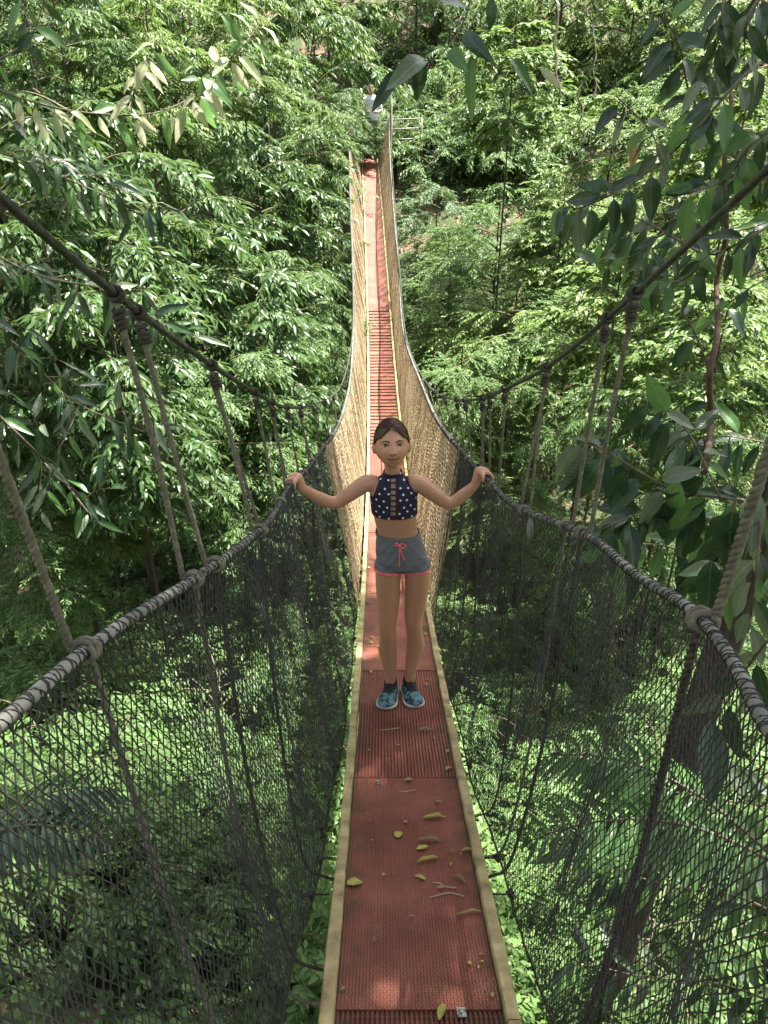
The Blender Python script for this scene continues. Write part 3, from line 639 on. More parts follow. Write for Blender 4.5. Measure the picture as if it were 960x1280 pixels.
# ground cover: small leaves all over the slopes
n = 56000; r = np.random.default_rng(77)
y = np.concatenate([r.uniform(1.2, 14, n//2), r.uniform(9, 50, n-n//2)]); x = r.uniform(-1, 1, n)*(1.2+y*.66)
cl = hashn(x*1.7+3, y*1.9)+.5*hashn(x*4, y*4+1); keep = cl > np.where(y > 18, -1.2, -.35); x, y = x[keep], y[keep]; n = len(x)
b = np.stack([x, y, ground(x, y)+r.uniform(.02, .32, n)], 1); az = r.uniform(0, 6.28, n); el = r.normal(.1, .5, n)
ax = np.stack([np.cos(az)*np.cos(el), np.sin(az)*np.cos(el), np.sin(el)], 1); Ls = r.uniform(.05, .115, n)*(1+.045*y)
V, Q, T = leaf_batch(b, ax, unit(np.array([0, -.2, 1.])+r.normal(0, .35, (n, 3))), Ls, Ls*r.uniform(.35, .65, n), .25, rows=((0, 0), (.45, 1), (1, 0)))
tag(link('ground_cover', mesh_np('ground_cover', V, [Q, T] if len(Q) else [T]), 'leaf_mid'), 'carpet of small bright green plants on the gorge slopes', 'ground cover', None, 'stuff')

# ------------------------------------------------------------------ near branches with single leaves
def leaf_mesh(name, seed, wide, curl, twist):
    """one detailed blade, length 1 along +Y, upper side +Z"""
    r = random.Random(seed); nt_, V, F = 9, [], []
    for k in range(nt_+1):
        t = k/nt_; wv = wide*.5*(math.sin(math.pi*t**.85)**.8)*(1-.25*t) if 0 < t < 1 else (.010 if t == 0 else .002)
        zc = -curl*t*t+.03*math.sin(t*7+seed); tw = twist*t
        for q in (-1, -.5, 0, .5, 1):
            xx = q*wv; zz = abs(q)*wv*.32+(.035*wide*math.sin(t*17+q*2+seed) if abs(q) == 1 else 0)
            V.append((xx*math.cos(tw)-zz*math.sin(tw), t, zc+xx*math.sin(tw)+zz*math.cos(tw)))
    for k in range(nt_):
        for q in range(4): a = k*5+q; F.append((a, a+1, a+6, a+5))
    me = bpy.data.meshes.new(name); me.from_pydata(V, [], F); me.polygons.foreach_set('use_smooth', [True]*len(F)); me.update(); return me
def bigleafmat(name, c0, c1, rough=.35, trans=.18):
    m, n, l, b = newmat(name)
    tc = n.new('ShaderNodeTexCoord'); oi = n.new('ShaderNodeObjectInfo'); sx = n.new('ShaderNodeSeparateXYZ'); l.new(tc.outputs['Object'], sx.inputs[0])
    t = noise(n, l, 6, 5); r = ramp(n, [(.3, c0), (.7, c1)])
    ad = n.new('ShaderNodeMath'); ad.operation = 'MULTIPLY_ADD'; ad.inputs[1].default_value = .4; l.new(oi.outputs['Random'], ad.inputs[0])
    sb = n.new('ShaderNodeMath'); sb.operation = 'SUBTRACT'; sb.inputs[1].default_value = .2; l.new(t.outputs[0], sb.inputs[0]); l.new(sb.outputs[0], ad.inputs[2]); l.new(ad.outputs[0], r.inputs[0])
    # pale midrib and side veins
    ab = n.new('ShaderNodeMath'); ab.operation = 'ABSOLUTE'; l.new(sx.outputs[0], ab.inputs[0])
    mr = n.new('ShaderNodeMath'); mr.operation = 'LESS_THAN'; mr.inputs[1].default_value = .008; l.new(ab.outputs[0], mr.inputs[0])
    vn = n.new('ShaderNodeMath'); vn.operation = 'MULTIPLY_ADD'; vn.inputs[1].default_value = -.9; l.new(ab.outputs[0], vn.inputs[0]); l.new(sx.outputs[1], vn.inputs[2])
    v2 = n.new('ShaderNodeMath'); v2.operation = 'MULTIPLY'; v2.inputs[1].default_value = 75; l.new(vn.outputs[0], v2.inputs[0])
    sn = n.new('ShaderNodeMath'); sn.operation = 'SINE'; l.new(v2.outputs[0], sn.inputs[0])
    mx = n.new('ShaderNodeMixRGB'); mx.inputs[2].default_value = (*[min(1, c*1.8+.03) for c in c1], 1); l.new(r.outputs[0], mx.inputs[1])
    hf = n.new('ShaderNodeMath'); hf.operation = 'MULTIPLY'; hf.inputs[1].default_value = .6; l.new(mr.outputs[0], hf.inputs[0]); l.new(hf.outputs[0], mx.inputs[0])
    l.new(mx.outputs[0], b.inputs['Base Color']); b.inputs['Roughness'].default_value = rough
    bump(n, l, b, sn.outputs[0], .07, .01)
    tr = n.new('ShaderNodeBsdfTranslucent'); tr.inputs[0].default_value = (*[min(1, c*2.2+.02) for c in c1], 1); ms = n.new('ShaderNodeMixShader'); ms.inputs[0].default_value = trans
    l.new(b.outputs[0], ms.inputs[1]); l.new(tr.outputs[0], ms.inputs[2]); l.new(ms.outputs[0], n['Material Output'].inputs['Surface'])
    return m
BL = {'dark': bigleafmat('big_leaf_dark', (.009, .028, .009), (.026, .064, .020), trans=.09), 'mid': bigleafmat('big_leaf_mid', (.025, .075, .018), (.07, .145, .035), trans=.3), 'pale': bigleafmat('big_leaf_pale', (.14, .19, .09), (.33, .33, .21), .3, .3), 'grey': bigleafmat('big_leaf_grey', (.05, .085, .045), (.12, .155, .095), .4), 'brown': bigleafmat('big_leaf_brown', (.12, .07, .03), (.24, .16, .07), .6)}  # dark tone lowered so the near leaves read as shaded silhouettes
LM = {}
def leaf_variant(kind, shape, k):
    key = (kind, shape, k % 4)
    if key not in LM:
        wide = {'broad': .44, 'oval': .36, 'lance': .25}[shape]
        me = leaf_mesh('leaf', k % 4+len(shape), wide, .10+.09*(k % 4), (-.35, .2, .0, .4)[k % 4]); me.materials.append(BL[kind]); LM[key] = me
    return LM[key]
lc = [0]
def leaf_obj(parent, p, q, kind, shape, face=None, width=1.0):
    p = Vector(p); q = Vector(q); d = q-p; L = d.length; yv = d.normalized(); k = lc[0]; lc[0] += 1
    f = Vector(face) if face is not None else (-p).normalized()*.55+Vector((random.uniform(-.5, .5), random.uniform(-.5, .3), random.uniform(.2, 1.0)))
    xv = yv.cross(f).normalized(); zv = xv.cross(yv)
    o = link('leaf', leaf_variant(kind, shape, k), None, parent)
    m = Matrix((xv, yv, zv)).transposed().to_4x4()
    o.matrix_local = Matrix.Translation(p-parent.location)@m@Matrix.Diagonal((L*width, L, L, 1)); return o
def branch(name, label, stems, leaves, d, cat='branch', kind='dark', shape='oval', mat='twig', auto=None):
    """stems: list of (pixel polyline, radius m); leaves: (u0,v0,u1,v1[,kind]) ; auto: per stem (count, length px, droop)"""
    first = atD(*stems[0][0][0], d); e = empty(name, first); tag(e, label, cat)
    for si, (pl, rad) in enumerate(stems):
        dd = [d+random.uniform(-.06, .06)*d for _ in pl]
        pts = smooth_path([atD(u, v, dd[k]) for k, (u, v) in enumerate(pl)], 6)
        MB().tube(pts, np.linspace(rad, rad*.45, len(pts)), 6).build('stem', mat, e)
        if auto:
            cntn, lp, dr = auto if not isinstance(auto, list) else auto[si]
            for k in range(cntn):
                t = (k+.6)/cntn; i = min(int(t*(len(pts)-1)), len(pts)-2); p = Vector(pts[i]).lerp(Vector(pts[i+1]), random.random())
                tg = (Vector(pts[i+1])-Vector(pts[i])).normalized(); sdv = tg.cross(p.normalized()).normalized()*(1 if k % 2 else -1)
                L = lp*d/FPX*random.uniform(.65, 1.15); dirv = (tg*random.uniform(.1, .8)+sdv*random.uniform(.5, 1)+Vector((0, random.uniform(-.35, .35), -dr*random.uniform(.5, 1.4)))).normalized()
                st = p+dirv*L*.14; MB().tube([p, st], .0016*d/2, 4).build('stalk', mat, e)
                kd = kind if not isinstance(kind, (list, tuple)) else random.choice(kind)
                leaf_obj(e, st, st+dirv*L, kd, shape, width=random.uniform(.85, 1.15))
    for q in leaves:
        p0 = atD(q[0], q[1], d*random.uniform(.97, 1.03)); p1 = atD(q[2], q[3], d*random.uniform(.95, 1.05))
        leaf_obj(e, p0, p1, q[4] if len(q) > 4 else (kind if isinstance(kind, str) else kind[0]), shape, face=(-p0).normalized()+Vector((random.uniform(-.4, .4), 0, random.uniform(0, .6))), width=q[5] if len(q) > 5 else 1.0)
    return e
branch('leafy_branch', 'thin twig with a few large dark leaves hanging above the middle of the bridge', [([(592, -25), (584, 15), (568, 48), (546, 72), (530, 76)], .0035), ([(570, 45), (600, 66), (640, 74)], .002)],
       [(530, 78, 520, 128, 'dark', 1.15), (528, 78, 512, 118, 'dark', 1.0), (533, 74, 488, 92, 'grey', 1), (500, 90, 464, 124, 'dark', 1.0), (614, -4, 614, 40, 'dark', 1.25), (578, 42, 612, 72, 'dark', 1.0), (562, 62, 578, 80, 'mid', 1.2), (640, 74, 668, 104, 'mid', 1), (676, 86, 702, 110, 'pale', .8), (584, 12, 560, -12, 'dark', 1), (590, 68, 586, 148, 'mid', .6)], 2.3)
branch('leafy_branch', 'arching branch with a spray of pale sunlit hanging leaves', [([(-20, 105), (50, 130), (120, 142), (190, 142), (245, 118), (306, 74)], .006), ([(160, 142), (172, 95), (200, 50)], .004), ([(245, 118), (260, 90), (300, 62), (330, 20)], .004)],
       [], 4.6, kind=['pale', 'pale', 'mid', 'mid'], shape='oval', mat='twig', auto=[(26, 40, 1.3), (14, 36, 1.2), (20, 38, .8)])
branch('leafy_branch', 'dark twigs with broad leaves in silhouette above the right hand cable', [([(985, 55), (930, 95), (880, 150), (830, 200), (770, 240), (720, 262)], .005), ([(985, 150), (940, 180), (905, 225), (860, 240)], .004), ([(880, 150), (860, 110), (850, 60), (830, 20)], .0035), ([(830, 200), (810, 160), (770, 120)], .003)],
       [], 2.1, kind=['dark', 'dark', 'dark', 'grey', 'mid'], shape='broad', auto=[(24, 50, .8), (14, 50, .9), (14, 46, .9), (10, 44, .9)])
branch('leafy_branch', 'dark twig with hanging leaves crossing behind the right hand cable', [([(985, 268), (930, 300), (885, 318), (830, 290), (770, 262), (700, 250)], .0042), ([(885, 318), (850, 350), (810, 352)], .003), ([(830, 290), (790, 320), (750, 330)], .003)],
       [(790, 210, 795, 170, 'brown', .7)], 2.5, kind=['dark', 'dark', 'mid'], shape='oval', auto=[(26, 46, .9), (9, 44, .9), (9, 42, .8)])
branch('leafy_branch', 'dark leaved twig hanging in from the top right corner', [([(905, -20), (902, 20), (895, 60), (880, 100)], .003), ([(960, -15), (935, 20), (930, 70)], .003)],
       [], 1.8, kind=['dark', 'dark', 'grey'], shape='oval', auto=[(13, 50, 1.1), (11, 50, 1.1)])
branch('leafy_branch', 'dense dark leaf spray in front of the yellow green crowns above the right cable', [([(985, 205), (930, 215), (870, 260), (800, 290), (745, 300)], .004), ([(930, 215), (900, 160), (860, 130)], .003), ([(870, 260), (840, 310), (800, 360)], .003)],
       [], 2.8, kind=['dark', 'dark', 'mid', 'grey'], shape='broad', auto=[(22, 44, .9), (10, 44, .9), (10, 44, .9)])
# slender reddish sapling
branch('sapling', 'slender reddish brown sapling with side twigs behind the right hand cable', [([(880, 590), (889, 530), (887, 470), (897, 415), (896, 350), (908, 290), (905, 210), (914, 130), (908, 50), (916, -30)], .0135), ([(890, 470), (860, 400), (825, 362), (795, 345)], .004), ([(898, 390), (930, 365), (965, 345)], .0035), ([(905, 290), (940, 285), (975, 270)], .003)],
       [], 2.9, cat='sapling', kind=['dark', 'mid', 'dark'], shape='broad', mat='bark_red', auto=[(10, 36, .6), (7, 40, .7), (6, 40, .8), (5, 40, .8)])
branch('leafy_branch', 'spreading branch of large broad leaves behind the right hand suspender ropes', [([(985, 640), (920, 625), (850, 615), (800, 590), (750, 560), (715, 545)], .006), ([(850, 615), (800, 640), (755, 660)], .004), ([(900, 622), (860, 540), (810, 500)], .004), ([(920, 625), (900, 700), (860, 740)], .004)],
       [(770, 560, 762, 625, 'dark', 1.2), (850, 600, 835, 650, 'mid', 1.1)], 2.7, kind=['dark', 'dark', 'mid', 'dark', 'grey'], shape='broad', auto=[(24, 64, .8), (13, 62, .9), (14, 56, .7), (14, 62, .9)])
branch('leafy_branch', 'dense cluster of big dark leaves between the suspender rope and the dark trunk', [([(985, 700), (930, 690), (870, 690), (810, 680), (770, 690)], .005), ([(930, 690), (890, 650), (850, 640)], .004), ([(985, 560), (940, 550), (890, 545), (840, 555)], .004)],
       [], 3.1, kind=['dark', 'dark', 'mid', 'dark'], shape='oval', auto=[(20, 66, 1.0), (10, 60, .9), (14, 56, .9)])
branch('leafy_branch', 'long drooping leaves hanging against the dark trunk beside the right net', [([(985, 600), (950, 650), (925, 690), (900, 730)], .006), ([(950, 650), (945, 720), (935, 790)], .005), ([(960, 800), (930, 840), (905, 880)], .004)],
       [(915, 640, 908, 720, 'dark', 1.3), (945, 615, 935, 690, 'grey', 1.2), (890, 700, 880, 780, 'dark', 1.2), (890, 900, 893, 1010, 'dark', 1.1)], 2.0, kind=['dark', 'mid', 'grey'], shape='oval', auto=[(8, 70, 1.3), (8, 66, 1.3), (6, 80, 1.2)])
branch('leafy_branch', 'low leafy spray growing up behind the lower right net', [([(985, 1150), (920, 1120), (850, 1110), (780, 1090), (720, 1060)], .006), ([(985, 1010), (900, 1000), (830, 990), (760, 1010)], .005), ([(985, 1260), (900, 1230), (800, 1220), (720, 1200)], .005)],
       [], 3.0, kind=['dark', 'mid', 'dark', 'grey'], shape='lance', auto=[(26, 60, .35), (22, 60, .35), (22, 60, .35)])
branch('leafy_branch', 'bare pale twig with few leaves in the top left corner', [([(-20, 85), (20, 62), (42, 40), (58, -10)], .006), ([(42, 40), (30, 10), (40, -20)], .003), ([(-10, 145), (20, 155), (34, 180)], .003)],
       [], 4.0, kind=['dark', 'mid'], shape='oval', auto=[(5, 40, 1.2), (5, 40, 1.2), (4, 30, 1.)])
# nearer leafy limbs of the shaded trees on the left
for q, (lab, pl, d, n) in enumerate([('leafy limb reaching in over the left cable with dark narrow leaves', [(-30, 180), (40, 205), (110, 235), (190, 270)], 4.6, 9), ('shaded limb of dark narrow leaves behind the left suspender ropes', [(-40, 300), (50, 345), (140, 365), (215, 420)], 4.6, 9),
        ('drooping limb of dark leaves above the left hand rope', [(-40, 380), (30, 440), (90, 500), (180, 540)], 4.2, 9), ('dark leafy limb hanging lowest behind the left suspender ropes', [(-40, 480), (20, 540), (70, 590), (110, 640)], 4.0, 7)]):
    stems = [(pl, .007)]; P_ = smooth_path([Vector((u, v, 0)) for u, v in pl], 8)
    for k in range(n):
        c = P_[int((k+.5)/n*(len(P_)-1))]; a = random.uniform(-.6, 2.2); L_ = random.uniform(28, 60)
        stems.append(([(c.x, c.y), (c.x+L_*.5*math.cos(a)+4, c.y+L_*.5*math.sin(a)-3), (c.x+L_*math.cos(a), c.y+L_*math.sin(a)+6)], .0028))
    branch('leafy_branch', lab, stems, [], d, kind=['dark', 'dark', 'mid', 'dark', 'grey'], shape='lance', auto=[(7, 40, .8)]+[(6, 40, .8)]*n)
# fern and palm fronds
def frond(name, label, base, dirv, L, n, lw, kind, cat='fern', count=1, spread=.5):
    e = empty(name, base); tag(e, label, cat)
    for c in range(count):
        a = (c-(count-1)/2)*spread; dv = Vector(dirv).normalized(); dv.rotate(Quaternion((0, 0, 1), a)); sd = dv.cross(Vector((0, 0, 1))).normalized()
        pts = [Vector(base)+dv*L*t+Vector((0, 0, .25*L*math.sin(t*2.2)-.32*L*t*t)) for t in np.linspace(0, 1, 12)]
        MB().tube(pts, np.linspace(.008, .002, 12), 5).build('rachis', 'twig', e)
        P = np.array([tuple(p) for p in pts])
        for k in range(n):
            t = .12+.86*k/n; i = t*11; p = Vector([np.interp(i, range(12), P[:, q]) for q in range(3)])
            ll = lw*math.sin(math.pi*(.12+.80*t))**.8
            for s in (-1, 1):
                dd = (sd*s+dv*.55+Vector((0, 0, -.25))).normalized(); leaf_obj(e, p, p+dd*ll*random.uniform(.9, 1.05), kind, 'lance', face=(0, -.2, 1), width=.55)
    return e
frond('palm', 'dark palm fan seen through the lower left net', tuple(atD(-40, 1055, 3.2)), (1, .25, .1), .62, 16, .24, 'dark', 'palm', 2, .5)
frond('fern', 'arching fern frond behind the lower right net', tuple(atD(985, 1090, 2.7)), (-1, .3, .2), .95, 22, .26, 'mid', 'fern', 2, .45)
# hanging vines
for (u, v0, v1, d, lab) in [(696, -20, 130, 8, 'twisted vine hanging between the right hand trees'), (742, -20, 125, 8.5, 'thin knotted vine dangling above the right hand cable'), (726, 90, 180, 9, 'short dark vine hanging over the yellow green crowns')]:
    p = [atD(u+random.uniform(-4, 4), v, d) for v in np.linspace(v0, v1, 9)]; mb = MB(); pts = smooth_path(p, 5); mb.tube(pts, .012, 5)
    V, Q, T = leaf_batch(np.array([tuple(q) for q in pts]), unit(rng.normal(0, 1, (len(pts), 3))), unit(rng.normal(0, 1, (len(pts), 3))), np.full(len(pts), .09), np.full(len(pts), .03), .4); 
    e = empty('hanging_vine', p[0]); tag(e, lab, 'vine'); mb.build('stem', 'bark', e); link('foliage', mesh_np('foliage', V-np.array(tuple(p[0])), [Q, T]), 'leaf_dark', e)['kind'] = 'stuff'
# ------------------------------------------------------------------ people
def skinmat(name, base):
    m, n, l, b = newmat(name); t = noise(n, l, 35, 5)
    r = ramp(n, [(.3, tuple(c*.95 for c in base)), (.7, tuple(min(1, c*1.04) for c in base))]); l.new(t.outputs[0], r.inputs[0]); l.new(r.outputs[0], b.inputs['Base Color'])
    b.inputs['Roughness'].default_value = .5; b.inputs['Subsurface Weight'].default_value = .08; b.inputs['Subsurface Radius'].default_value = (.01, .004, .002)
    return m
M['skin'] = skinmat('skin', (.45, .235, .14)); M['skin_far'] = skinmat('skin_far', (.42, .25, .17))
M['hair'] = simple('hair', [(.3, (.022, .012, .008)), (.6, (.055, .032, .02)), (.8, (.10, .062, .04))], 40, .38, .4, .002)
def hairmat():
    m, n, l, b = newmat('hair_strands'); tc = n.new('ShaderNodeTexCoord'); mp = n.new('ShaderNodeMapping'); mp.inputs['Scale'].default_value = (260, 30, 18); l.new(tc.outputs['Object'], mp.inputs[0])
    t = n.new('ShaderNodeTexNoise'); t.inputs['Scale'].default_value = 1; t.inputs['Detail'].default_value = 4; l.new(mp.outputs[0], t.inputs[0])
    r = ramp(n, [(.3, (.018, .009, .005)), (.6, (.05, .026, .014)), (.8, (.11, .062, .035))]); l.new(t.outputs[0], r.inputs[0]); l.new(r.outputs[0], b.inputs['Base Color']); b.inputs['Roughness'].default_value = .5; b.inputs['Specular IOR Level'].default_value = .3
    bump(n, l, b, t.outputs[0], .6, .003); return m
M['hair'] = hairmat()
M['hair_light'] = leafmat('hair_strand', [(.03, .016, .009), (.075, .042, .024), (.14, .085, .05)], trans=0, rough=.45)
M['navy'] = simple('navy_fabric', [(.3, (.010, .009, .022)), (.7, (.020, .018, .042))], 80, .85, .2, .001)
M['white_print'] = simple('white_print', [(.3, (.70, .70, .70)), (.7, (.8, .8, .8))], 50, .8, 0)
def heather():
    m, n, l, b = newmat('heather_grey'); t = noise(n, l, 420, 3); t2 = noise(n, l, 26, 4)
    r = ramp(n, [(.3, (.075, .08, .09)), (.55, (.15, .16, .175)), (.75, (.25, .26, .28))]); l.new(t.outputs[0], r.inputs[0]); l.new(r.outputs[0], b.inputs['Base Color']); b.inputs['Roughness'].default_value = .9
    bump(n, l, b, t2.outputs[0], .5, .008); return m
M['heather'] = heather()
M['coral'] = simple('coral_trim', [(.3, (.72, .13, .13)), (.7, (.82, .19, .18))], 60, .7, .1, .001)
M['teal'] = simple('teal_mesh', [(.42, (.012, .02, .024)), (.50, (.05, .12, .145)), (.62, (.09, .20, .23)), (.8, (.22, .33, .35))], 38, .75, .3, .002)
M['black_fabric'] = simple('black_fabric', [(.3, (.008, .008, .009)), (.7, (.022, .022, .024))], 90, .85, .3, .002)
M['sole'] = simple('sole', [(.3, (.42, .40, .36)), (.7, (.62, .60, .55))], 30, .7, .2, .001)
M['lip'] = simple('lip', [(.3, (.30, .095, .08)), (.7, (.36, .12, .10))], 60, .45, 0)
M['eye_white'] = simple('eye_white', [(.3, (.42, .40, .38)), (.7, (.5, .48, .46))], 20, .3, 0)
M['iris'] = simple('iris', [(.3, (.02, .012, .008)), (.7, (.05, .03, .018))], 200, .2, 0)
M['white_shirt'] = simple('white_shirt', [(.3, (.55, .57, .66)), (.7, (.72, .74, .82))], 12, .85, .5, .01)
M['khaki'] = simple('khaki_shorts', [(.3, (.10, .09, .07)), (.7, (.2, .18, .14))], 30, .9, .3, .002)

def union_mesh(mb, voxel, smooth_it, origin):
    """join overlapping closed shapes into one continuous surface"""
    me = mb.mesh('body_raw', True, origin); o = bpy.data.objects.new('tmp', me); col.objects.link(o)
    m = o.modifiers.new('r', 'REMESH'); m.mode = 'VOXEL'; m.voxel_size = voxel; m.use_smooth_shade = True
    s = o.modifiers.new('s', 'SMOOTH'); s.factor = .5; s.iterations = smooth_it
    dg = bpy.context.evaluated_depsgraph_get(); dg.update(); ev = o.evaluated_get(dg)
    out = bpy.data.meshes.new_from_object(ev); bpy.data.objects.remove(o); bpy.data.meshes.remove(me); return out
def ring(c, ax, ay, rx, ry, n=20, sq=2.0):
    th = np.arange(n)*2*math.pi/n; cx = np.sign(np.cos(th))*np.abs(np.cos(th))**(2/sq); sy = np.sign(np.sin(th))*np.abs(np.sin(th))**(2/sq)
    return np.asarray(tuple(c))+np.outer(cx*rx, np.asarray(tuple(ax)))+np.outer(sy*ry, np.asarray(tuple(ay)))
def limb(mb, pts, rads, flat=1.0, n=8, sides=14):
    P = smooth_path(pts, n); k = np.linspace(0, len(rads)-1, len(P)); rr = np.interp(k, range(len(rads)), rads)
    # rounded ends
    d0 = (P[0]-P[1]).normalized(); d1 = (P[-1]-P[-2]).normalized()
    P = [P[0]+d0*rr[0]*.8, P[0]+d0*rr[0]*.45]+P+[P[-1]+d1*rr[-1]*.45, P[-1]+d1*rr[-1]*.8]
    rr = np.concatenate([[rr[0]*.35, rr[0]*.85], rr, [rr[-1]*.85, rr[-1]*.35]]); mb.tube(P, rr, sides)
def garment(body, name, cuts, keep, offset, mat, parent, thick=.002):
    bm = bmesh.new(); bm.from_mesh(body)
    for co, no in cuts: bmesh.ops.bisect_plane(bm, geom=bm.verts[:]+bm.edges[:]+bm.faces[:], plane_co=co, plane_no=no, dist=1e-5)
    dl = [f for f in bm.faces if not keep(f.calc_center_median())]
    bmesh.ops.delete(bm, geom=dl, context='FACES')
    bm.normal_update()
    mv = [(v, v.normal.copy()) for v in bm.verts]
    for v, nn in mv: v.co += nn*(offset(v.co) if callable(offset) else offset)
    me = bpy.data.meshes.new(name); bm.to_mesh(me); bm.free()
    me.polygons.foreach_set('use_smooth', [True]*len(me.polygons)); me.materials.clear(); me.materials.append(M[mat])
    o = link(name, me, None, parent); sdm = o.modifiers.new('thickness', 'SOLIDIFY'); sdm.thickness = thick; sdm.offset = 1
    return o
# ---- head in its own frame: x across, -y front, z up; about 0.19 m tall
def head_mesh():
    nu, nv = 80, 60; V = []; F = []
    for i in range(nv+1):
        ph = -math.pi/2+math.pi*i/nv
        for j in range(nu):
            th = 2*math.pi*j/nu; nx_, ny_, nz_ = math.cos(ph)*math.cos(th), math.cos(ph)*math.sin(th), math.sin(ph)
            x, y, z = .0665*nx_, .086*ny_, .093*nz_
            if nz_ < 0:
                q = -nz_; x *= 1-.13*q**1.5-.24*q**3; y = y*(1-.50*q) if ny_ > 0 else y*(1-.10*q**2)
                if ny_ < 0: y -= .006*q*math.exp(-(x/.03)**2)
                z = z*(1.0-.04*q)
            if ny_ < .15:
                g = lambda a, b, sx, sz: math.exp(-((abs(x)-a)/sx)**2-((z-b)/sz)**2)
                t = min(max((.020-z)/.047, 0), 1)
                nose = (.004+.018*t**1.3)*math.exp(-(x/(.0065+.006*t))**2)*(1 if -.027 < z < .020 else math.exp(-((z+.027)/.005)**2) if z <= -.027 else math.exp(-((z-.020)/.012)**2))
                y -= nose
                y += .0095*g(.029, .004, .015, .009)          # sockets
                y -= .0022*g(.028, .021, .020, .006)          # brow
                y -= .0035*g(.036, -.028, .016, .018)         # cheek
                y -= .0045*math.exp(-(x/.019)**2-((z+.044)/.0042)**2)+.005*math.exp(-(x/.016)**2-((z+.055)/.0050)**2)   # lips
                y += .003*math.exp(-(x/.022)**2-((z+.0495)/.0018)**2)
                y -= .004*math.exp(-(x/.016)**2-((z+.082)/.012)**2)
            V.append((x, y, z))
    for i in range(nv):
        for j in range(nu): k = (j+1) % nu; F.append((i*nu+j, i*nu+k, (i+1)*nu+k, (i+1)*nu+j))
    return np.array(V), np.array(F)
HV, HF = head_mesh()
def build_ears(mb, tf):
    for s in (-1, 1):
        mb.ellipsoid(tf(Vector((s*.069, .008, -.006))), .0085, .017, .029, [tuple((tf(Vector(a))-tf(Vector((0, 0, 0)))).normalized()) for a in ((.9, .45*s, 0), (-.45*s, .9, 0), (0, .18, 1))], 10, 8)

YG = 2.75
def G(u, v, yo=0): return atY(u, v, YG+yo)
def pm(u, v, yo=0): r_ = ray(u, v); return (YG+yo)/r_.y/FPX          # metres per photo pixel there
girl_base = Vector((deckx(YG), YG, deckz(YG)))
girl = empty('person', girl_base)
tag(girl, 'child in navy polka dot halter top and grey shorts holding both bridge ropes', 'person')
mb = MB(); X_, Y_ = Vector((1, 0, 0)), Vector((0, 1, 0))
# torso
tor = [(491, 589, 10.5, .031, .012), (491, 595, 11.5, .033, .010), (491, 600, 20, .040, .008), (491, 605, 29, .050, .004), (491, 613, 29.5, .058, .002), (492, 623, 28, .064, 0), (493, 637, 27.5, .066, -.002), (494, 649, 26, .063, 0), (496, 660, 25, .060, .002), (498, 671, 26.5, .061, .002), (500, 683, 28.5, .066, .004), (502, 695, 30.5, .070, .006), (503, 702, 29, .066, .008), (503, 708, 18, .045, .008)]
mb.loft([ring(G(u, v, yo), X_, Y_, hw*pm(u, v), dp_, 28, 2.3) for (u, v, hw, dp_, yo) in tor][::-1])
# neck
limb(mb, [G(491, 604, .012), G(490.5, 592, .008), G(490, 578, .004)], [.036, .031, .032])
# legs
def leg(L_):
    P = [G(u, v, yo) for (u, v, r_, yo) in L_]; rr = [r_*pm(u, v) for (u, v, r_, yo) in L_]
    limb(mb, P, rr, n=6, sides=18)
leg([(486.5, 704, 15.6, .006), (485, 720, 16.2, .004), (485.3, 745, 15.0, 0), (484.5, 768, 12.6, -.006), (484, 783, 10.9, -.014), (485, 797, 10.5, -.004), (484.6, 812, 12.1, .016), (486.5, 828, 10.0, .014), (488, 841, 7.4, .008), (488, 854, 7.2, .006)])
leg([(519.5, 704, 15.8, .010), (521.5, 720, 16.2, .012), (520.5, 742, 14.6, .014), (518, 763, 12.5, .012), (517, 776, 10.8, .008), (518, 790, 10.4, .018), (519, 805, 11.8, .032), (516, 822, 9.4, .028), (513, 838, 7.2, .024), (512, 852, 7.0, .020)])
for (u, v, yo) in ((484, 781, -.030), (516.5, 774, -.008)): mb.ellipsoid(G(u, v, yo), .021, .018, .026)
# arms to the hand ropes
wl = G(377, 610, -.09); wr = G(594, 606, .01)
def arm(P, rr): limb(mb, P, rr, n=6, sides=14)
arm([G(466, 604, .004), G(456, 605, .0), G(438, 617, -.012), G(419, 628, -.022), G(398, 622, -.05), wl], [.036, .036, .031, .0262, .0255, .0180])
arm([G(516, 604, .004), G(525, 605, .004), G(543, 618, .006), G(562, 629, .006), G(580, 618, .01), wr], [.036, .036, .031, .0262, .0255, .0180])
# hands: palm over the rope, four fingers curling round it, thumb along it
def hand(wrist, Hc, y0, sgn):
    c = Hc(y0); t = (Hc(y0+.03)-Hc(y0-.03)).normalized(); out = Vector((sgn, 0, 0)); out = (out-t*out.dot(t)).normalized(); up = out.cross(t)*1.0
    if up.z < 0: up = -up
    R_ = .0155
    palm = c-out*.022+up*(R_+.009)
    limb(mb, [wrist, wrist.lerp(palm, .55)+up*.006, palm, c+up*(R_+.010)], [.0185, .021, .024, .017], sides=12, n=4)
    for k in range(4):
        o_ = t*((k-1.5)*.0172); ln = (.9, 1.0, .96, .8)[k]; pts = []
        for a in np.linspace(95, 95-185*ln, 7):
            ar = R(a); pts.append(c+o_+(out*math.cos(ar)+up*math.sin(ar))*(R_+.0075))
        pts = [palm+o_*.85+up*.001]+pts
        limb(mb, pts, [.0085, .0082, .0078, .0072, .0068, .006], sides=8, n=2)
    th0 = palm-t*.022-up*.004
    limb(mb, [th0, c-t*.040-out*.016+up*.012, c-t*.046-out*.0165-up*.006], [.0105, .009, .0072], sides=8, n=3)
hand(wl, HL, 2.66, -1); hand(wr, HR, 2.76, 1)
